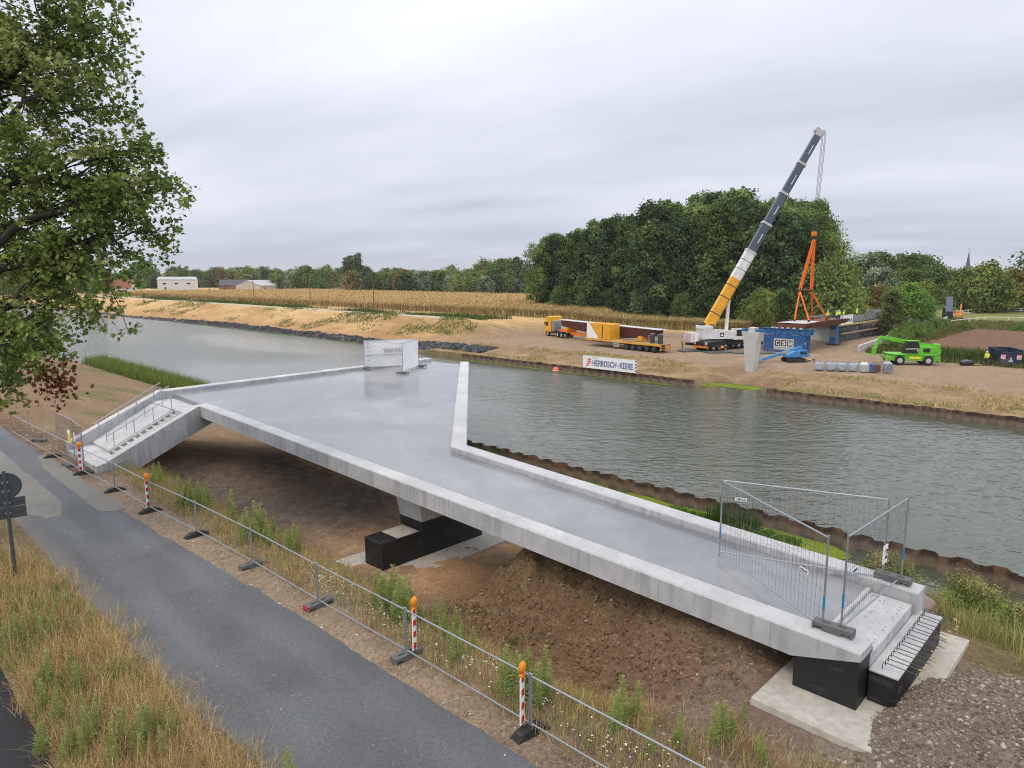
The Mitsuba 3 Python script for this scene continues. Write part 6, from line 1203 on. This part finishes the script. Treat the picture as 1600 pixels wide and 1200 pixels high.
# ---- grass-like things
def blades(pos, h, lean, width, cols, seed, bend=.5, segs=2):
    """thin curved blades at pos (n, 3)"""
    r = np.random.default_rng(seed); n = len(pos); a = r.uniform(0, 2 * np.pi, n); d = np.c_[np.cos(a), np.sin(a), np.zeros(n)]; s = np.c_[-np.sin(a + r.normal(0, .6, n)), np.cos(a), np.zeros(n)]; s = unit(s)
    V = []
    for k in range(segs):
        t = k / segs; c = pos + d * (lean * h * (t * (1 - bend) + bend * t * t))[:, None] + np.c_[np.zeros((n, 2)), h * t * (1 - .15 * lean * t)]; wd = (width * (1 - .45 * t))[:, None]
        V += [c - s * wd / 2, c + s * wd / 2]
    V.append(pos + d * (lean * h)[:, None] + np.c_[np.zeros((n, 2)), h * (1 - .15 * lean)])
    m = len(V); v = np.stack(V, 1).reshape(-1, 3); f = []
    for k in range(segs - 1): f += [[2 * k, 2 * k + 1, 2 * k + 3], [2 * k, 2 * k + 3, 2 * k + 2]]
    f.append([2 * segs - 2, 2 * segs - 1, 2 * segs]); f = (np.array(f)[None] + (np.arange(n) * m)[:, None, None]).reshape(-1, 3)
    c = np.array(cols)[r.integers(0, len(cols), n)] * r.uniform(.65, 1.35, (n, 1)); return raw(v, f), np.repeat(c, m, 0)
def join(*mc): 
    return cat([m for m, c in mc]), np.concatenate([c for m, c in mc])
def tufts(n, per, uf, hf, spread, hgt, lean, width, cols, seed, keep=None, segs=2):
    r = np.random.default_rng(seed); u, v = uf(r, n)
    if keep is not None: k = keep(u, v, r); u, v = u[k], v[k]
    n = len(u); hs = np.repeat(r.uniform(.55, 1.15, n), per) * r.uniform(.5, 1.1, n * per) * hgt; u = np.repeat(u, per) + r.normal(0, spread, n * per); v = np.repeat(v, per) + r.normal(0, spread, n * per)
    x, y = xy(u, v); cc = np.array(cols); 
    return blades(np.c_[x, y, hf(u, v) - .02], hs, r.uniform(.1, 1, n * per) * lean, np.full(n * per, width) * r.uniform(.6, 1.3, n * per), cols, seed, segs=segs)
STRAW = [(.56, .40, .20), (.48, .31, .15), (.62, .46, .25), (.37, .24, .12), (.50, .38, .17)]; MIX = STRAW + [(.30, .34, .11), (.36, .37, .14)]; GREEN = [(.19, .27, .06), (.14, .21, .05), (.24, .30, .08)]
def rect(u0, u1, v0, v1): return lambda r, n: (r.uniform(u0, u1, n), r.uniform(v0, v1, n))
def patch(f, s, t): return lambda u, v, r: meshkit.fbm(np.stack([u * f, v * f, u * 0 + s], -1), 3, s) + r.normal(0, .05, len(u)) > t
vg = lambda u, v, r: (v < np.interp(u, [-40, -28, -25, -23, -10, 6], [1.5, 2.4, 3.3, 4.1, 4.55, 4.9]) + .35 * r.normal(0, 1, len(u)) - .1) & ((v > 2.3) | (r.uniform(0, 1, len(u)) < .06))
a = tufts(3000, 15, rect(-31, -5, 2.05, 4.9), h_near, .085, .52, .8, .0075, MIX, 31, vg, 3); b = tufts(900, 9, rect(-31, -5, 2.1, 4.4), h_near, .06, .92, .55, .007, STRAW, 32, vg, 3); c = tufts(1000, 12, rect(-31, -5, 2.2, 4.3), h_near, .07, .55, .5, .012, GREEN, 33, lambda u, v, r: vg(u, v, r) & patch(.8, 3, .52)(u, v, r), 3)
d = tufts(2000, 14, rect(-31, -5, 2.05, 4.7), h_near, .12, .30, 2.2, .0075, STRAW, 39, vg, 3)
m, cl = join(a, b, c, d); stuff('dry_grass', m, 'blade', 'tall dry straw coloured grass on the verge left of the cycle path', 'grass', color=cl)
pk = patch(.35, 5, .36)
a = tufts(4200, 13, rect(-36, -2, 8.55, 11.2), h_near, .08, .42, .8, .008, MIX, 34, pk, 3); b = tufts(560, 10, rect(-34, -4, 8.7, 11.8), h_near, .08, .45, .7, .011, GREEN + [(.26, .29, .10)], 35, patch(.5, 9, .50), 3); c = tufts(700, 9, rect(-35, -3, 8.8, 11.2), h_near, .07, .85, .55, .007, [(.46, .36, .18), (.40, .28, .14), (.36, .34, .14)], 36, patch(.4, 12, .46), 3); d = tufts(300, 8, rect(-30, -3, 7.9, 8.8), h_near, .05, .16, .8, .008, MIX, 37, patch(.7, 2, .52), 2)
e = tufts(420, 12, rect(-15, -9, 10.6, 13.2), h_near, .12, .10, 1.2, .02, [(.07, .13, .03), (.05, .10, .025)], 38, patch(.7, 4, .46), 2)
m, cl = join(a, b, c, d, e); stuff('roadside_weeds', m, 'blade', 'mixed dry and green weeds between the low fence and the pit', 'weeds', color=cl)
a = tufts(3600, 13, rect(-13, 8, 17.9, 31.6), h_near, .13, .70, .7, .014, MIX + GREEN, 41, patch(.25, 6, .42), 3); b = tufts(2400, 14, rect(-14, 6, 18, 31), h_near, .14, .95, .6, .014, [(.22, .27, .08), (.32, .31, .12), (.44, .35, .17), (.18, .24, .06)], 42, patch(.3, 8, .44), 3); c = tufts(1300, 9, rect(-18.5, -11.5, 27.2, 31.6), lambda u, v: np.maximum(h_near(u, v), -3.95), .12, .22, .9, .06, [(.10, .20, .03), (.075, .16, .028), (.14, .24, .04)], 43, None, 2)
d = tufts(700, 14, rect(-2.6, 6, 16.4, 19.5), h_near, .12, .6, .7, .012, MIX + GREEN, 47, patch(.4, 3, .40), 3)
m, cl = join(a, b, c, d); stuff('bank_vegetation', m, 'blade', 'green and straw coloured plants on the bank behind the bridge', 'weeds', color=cl)
def reed(lb, u0, u1, v0, v1, n, hgt, cols, seed, hf=None):
    m, cl = tufts(n, 9, rect(u0, u1, v0, v1), hf or (lambda u, v: np.maximum(h_near(u, v), -4.05)), .10, hgt, .35, .022, cols, seed, None, 3); stuff('reeds', m, 'blade', lb, 'reeds', color=cl)
reed('dark green rushes beside the sheet pile wall behind the deck', -16.2, -13.6, 30.6, 31.7, 70, 1.5, [(.055, .115, .022), (.04, .09, .02)], 44); reed('small green willow shoots on the sheet pile wall', -32.6, -30.4, 29.6, 31.2, 60, 1.5, [(.12, .18, .04), (.10, .16, .035)], 45)
reed('bright green tall grass at the water edge left of the stairs', -112, -74, 27.6, 30.6, 2600, 1.5, [(.17, .24, .05), (.13, .20, .045), (.24, .27, .08)], 46)
FZ = lambda u, v: h_far(u, v)
def far_tufts(name, lb, u0, u1, v0, v1, n, hgt, cols, seed, keep=None, w=.09, sp=.35, cat_='weeds'):
    m, cl = tufts(n, 8, rect(u0, u1, v0, v1), FZ, sp, hgt, .5, w, cols, seed, keep, 2); stuff(name, m, 'blade', lb, cat_, color=cl)
far_tufts('roadside_weeds', 'dark green weeds along the front of the golden field', -330, -104, 97, 108, 5200, 1.25, [(.07, .115, .03), (.10, .145, .04), (.12, .15, .05)], 51, patch(.06, 4, .46), .12, .6)
far_tufts('bank_grass', 'patches of green grass on the straw coloured embankment', -260, -92, 77, 90, 4200, .45, [(.13, .18, .045), (.17, .2, .06)], 52, patch(.07, 8, .63), .14, .5, 'grass')
far_tufts('bank_weeds', 'scattered weeds on the far bank above the sheet piles', -84, 8, 69.8, 80, 2600, .40, MIX + GREEN, 53, patch(.2, 3, .54), .07, .3)
far_tufts('rushes', 'tall green rushes behind the telehandler and the skip', -27, -6, 106, 112.5, 2600, 1.7, [(.055, .10, .026), (.08, .13, .032), (.12, .15, .045)], 54, None, .09, .4, 'rushes')
far_tufts('rough_grass', 'rough green and olive grass around the ploughed field', -28.5, 34, 104, 114, 3400, .8, [(.11, .14, .04), (.16, .17, .055), (.24, .20, .09)], 55, None, .10, .4, 'grass'); far_tufts('rough_grass', 'grass strip behind the ploughed field', -40, 60, 163, 200, 7000, .8, [(.12, .14, .045), (.18, .18, .07), (.25, .22, .10)], 56, None, .16, .5, 'grass'); far_tufts('rough_grass', 'tall weeds between the dirt road and the ploughed field', -32.6, -29.6, 110, 166, 2600, 1.1, [(.085, .12, .035), (.14, .15, .045), (.20, .18, .06)], 57, None, .10, .4, 'grass')

# ---- maize field: leafy stalks over a rough canopy
def cornfield():
    r = np.random.default_rng(61); U = np.arange(-420, -57, 1.6)[:, None]; t = np.linspace(0, 1, 46)[None] ** 1.8
    v0 = np.interp(U, [-420, -330, -60], [108, 112, 119.0]); v1 = np.interp(U, [-420, -260, -150, -110, -95, -57], [240, 240, 236, 150, 132, 128]); V = v0 + (v1 - v0) * t; UU = np.repeat(U, 46, 1)
    edge = np.minimum(1, t / .02) * np.ones_like(UU); Z = h_far(UU, V) + (1.45 + .55 * (meshkit.fbm(np.stack([UU * .55, V * .55, UU * 0], -1), 3, 7) - .5)) * edge; X, Y = xy(UU, V); n, m = UU.shape; i, j = np.meshgrid(np.arange(n - 1), np.arange(m - 1), indexing='ij'); i = i.ravel(); j = j.ravel(); q = np.c_[i * m + j, (i + 1) * m + j, (i + 1) * m + j + 1, i * m + j + 1]
    can = raw(np.c_[X.ravel(), Y.ravel(), Z.ravel()], np.vstack([q[:, [0, 1, 2]], q[:, [0, 2, 3]]])); rt = np.clip((UU.ravel() + 130) / 60, 0, 1)[:, None]; cc = np.array([(.40, .27, .115)]) * (1 - rt) + np.array([(.27, .235, .095)]) * rt; cc = cc * (.75 + .5 * meshkit.fbm(np.stack([UU, V, UU * 0], -1).reshape(-1, 3) * .3, 3, 2)[:, None])
    n = 60000; u = -57.5 - 360 * r.uniform(0, 1, n) ** 1.5; w0 = np.interp(u, [-420, -330, -60], [108, 112, 119.0]); w1 = np.interp(u, [-420, -260, -150, -110, -95, -57], [240, 240, 236, 150, 132, 128]); v = w0 + (w1 - w0) * r.uniform(0, 1, n) ** 2.4; x, y = xy(u, v); sc = 1 + (v - w0) / 90
    rt = np.clip((u + 130) / 60 + r.normal(0, .25, n), 0, 1); st, c1 = blades(np.c_[x, y, h_far(u, v)], r.uniform(1.7, 2.35, n), r.uniform(.05, .35, n), .16 * sc * r.uniform(.6, 1.3, n), [(.46, .33, .155), (.38, .26, .115), (.55, .42, .22)], 62); k = len(c1) // n; g = np.array([(.30, .30, .11)]); c1 = c1 * (1 - .55 * np.repeat(rt, k)[:, None]) + g * np.repeat(r.uniform(.7, 1.3, n), k)[:, None] * .55 * np.repeat(rt, k)[:, None]
    lo, c2 = blades(np.c_[x, y, h_far(u, v) + r.uniform(.5, 1.5, n)], r.uniform(.35, .8, n), r.uniform(.6, 1.4, n), .16 * sc, [(.40, .28, .13), (.30, .20, .09), (.48, .36, .18)], 63)
    vcol('crop'); p = Proto(); p.add('canopy', can, 'crop', color=cc); p.add('stalk', cat(st, lo), 'crop', color=np.concatenate([c1, c2]), kind='stuff'); k = p.stamp('maize_field', 'field of dry golden maize turning green towards the crane', 'crop'); labels[k]['kind'] = 'stuff'
cornfield()

# ---- single tall weeds along the fence
def weed_proto(seed, h, n, cols, top):
    cols = np.array(cols) * 1.15
    r = np.random.default_rng(seed); p = Proto(); st = [np.array([.05 * math.sin(t * 2 + seed), .04 * t * t, h * t]) for t in np.linspace(0, 1, 6)]; p.add('stem', path_tube(st, np.linspace(.008, .004, 6), 5), 'timber_yellow')
    t = r.uniform(.12, 1.0, n); q = np.c_[.05 * np.sin(t * 2 + seed), .04 * t * t, h * t]; a = r.uniform(0, 6.28, n); L = (.26 - .17 * t) * r.uniform(.5, 1.3, n) * (h / 1.0) ** .5; d = np.c_[np.cos(a), np.sin(a), .5 + .5 * t + r.uniform(-.3, .5, n)]; d = unit(d); s = unit(np.cross(d, (0, 0, 1.))); w = .0075
    v = np.stack([q, q + d * L[:, None] * .5 + s * w, q + d * L[:, None] - np.c_[np.zeros((n, 2)), .25 * L], q + d * L[:, None] * .5 - s * w], 1).reshape(-1, 3); f = (np.array([[0, 1, 2], [0, 2, 3]])[None] + (np.arange(n) * 4)[:, None, None]).reshape(-1, 3); c = np.array(cols)[r.integers(0, len(cols), n)] * r.uniform(.7, 1.3, (n, 1)); c = c * (1 - .5 * t[:, None] ** 2) + np.array(top) * .5 * t[:, None] ** 2
    p.add('foliage', raw(v, f), 'blade', color=np.repeat(c, 4, 0)); return p
kinds_ = [weed_proto(1, 1.05, 210, [(.30, .38, .11), (.24, .32, .09)], (.48, .48, .22)), weed_proto(2, 1.2, 240, [(.34, .40, .13), (.26, .33, .10)], (.50, .48, .24)), weed_proto(3, .8, 170, [(.22, .30, .09), (.30, .34, .13)], (.40, .40, .18)), weed_proto(5, .9, 130, [(.44, .32, .17), (.34, .26, .13)], (.5, .36, .2))]
r = np.random.default_rng(71)
spots = [(-8.9, 4.35, 1, .92), (-8.3, 4.5, 0, .6), (-9.6, 4.1, 0, .5), (-9.9, 4.3, 2, .35)]
for i, (u, v, k, s) in enumerate([(-9.45, 4.62, 0, .85), (-8.75, 4.55, 0, .62), (-9.8, 4.3, 2, .5), (-10.6, 4.62, 2, .36)]): x, y = xy(u, v); kinds_[k].stamp('tall_weed', ('tallest single green weed at the left edge of the asphalt', 'second single green weed at the bottom edge of the verge', 'short bright weed in the dry grass near the bottom', 'tiny weed at the asphalt edge beside dry grass')[i], 'weed', mat(float(x), float(y), float(h_near(np.array(u), np.array(v))), i * 70, s))
cl_ = [(-14.0, 9.9, 15), (-13.0, 9.7, 9), (-10.4, 9.3, 4), (-8.4, 9.4, 12), (-6.4, 10.1, 5), (-20.5, 9.5, 12), (-19.3, 9.8, 8), (-25.0, 9.3, 11), (-28.5, 9.4, 4), (-4.6, 10.6, 4), (-22.5, 9.6, 3), (-11.9, 9.9, 3)]
PL = ['left of the second nearest beacon', 'right of the second nearest beacon', 'just left of the nearest beacon', 'beside the nearest beacon', 'right of the nearest beacon', 'near the dark block by the pier', 'before the black pier footing', 'right of the beacon by the stairs', 'at the foot of the concrete stairs', 'before the abutment pad', 'left of the pier', 'midway between the nearest beacons']
for ci, (cu, cv, n) in enumerate(cl_):
    for i in range(int(n * 1.4)):
        u, v = cu + r.normal(0, .32), max(8.8, cv + r.normal(0, .32)); x, y = xy(u, v); k = int(r.choice([0, 0, 1, 2, 3], p=[.25, .25, .2, .2, .1])); kinds_[k].stamp('tall_weed', ('upright green weed', 'very tall green weed', 'short green weed', 'dry brown weed')[k] + ' behind the low fence ' + PL[ci], 'weed', mat(float(x), float(y), float(h_near(np.array(u), np.array(v))) - .03, r.uniform(0, 360), r.uniform(.6, 1.15)), 'weeds behind the low fence')
for i in range(60): u, v = [(-15.4, 2.75), (-13.4, 2.7), (-17.8, 2.9), (-12.2, 3.3)][i % 4] + r.normal(0, .32, 2); x, y = xy(u, v); kinds_[int(r.choice([0, 1, 2]))].stamp('tall_weed', 'light green weed standing in the dry verge grass at lower left', 'weed', mat(float(x), float(y), float(h_near(np.array(u), np.array(v))) - .03, r.uniform(0, 360), r.uniform(.45, .8)), 'green weeds in the dry verge grass')
# white flower heads among the weeds
n = 420; u = np.concatenate([r.normal(-15.6, .9, 160), r.normal(-12.6, .8, 90), r.normal(-9.2, .8, 90), r.normal(-6.0, .8, 80)]); v = 8.75 + np.abs(r.normal(0, .42, n)); x, y = xy(u, v); m, k = stones(n, np.c_[x, y, h_near(u, v) + r.uniform(.15, .5, n)], lambda n, r: r.uniform(.010, .024, n), 81, .4)
stuff('flower_heads', m, 'stone', 'small white flower heads scattered among the weeds by the fence', 'flowers', color=tint(n, k, [(.72, .72, .66), (.66, .64, .5)], 82))
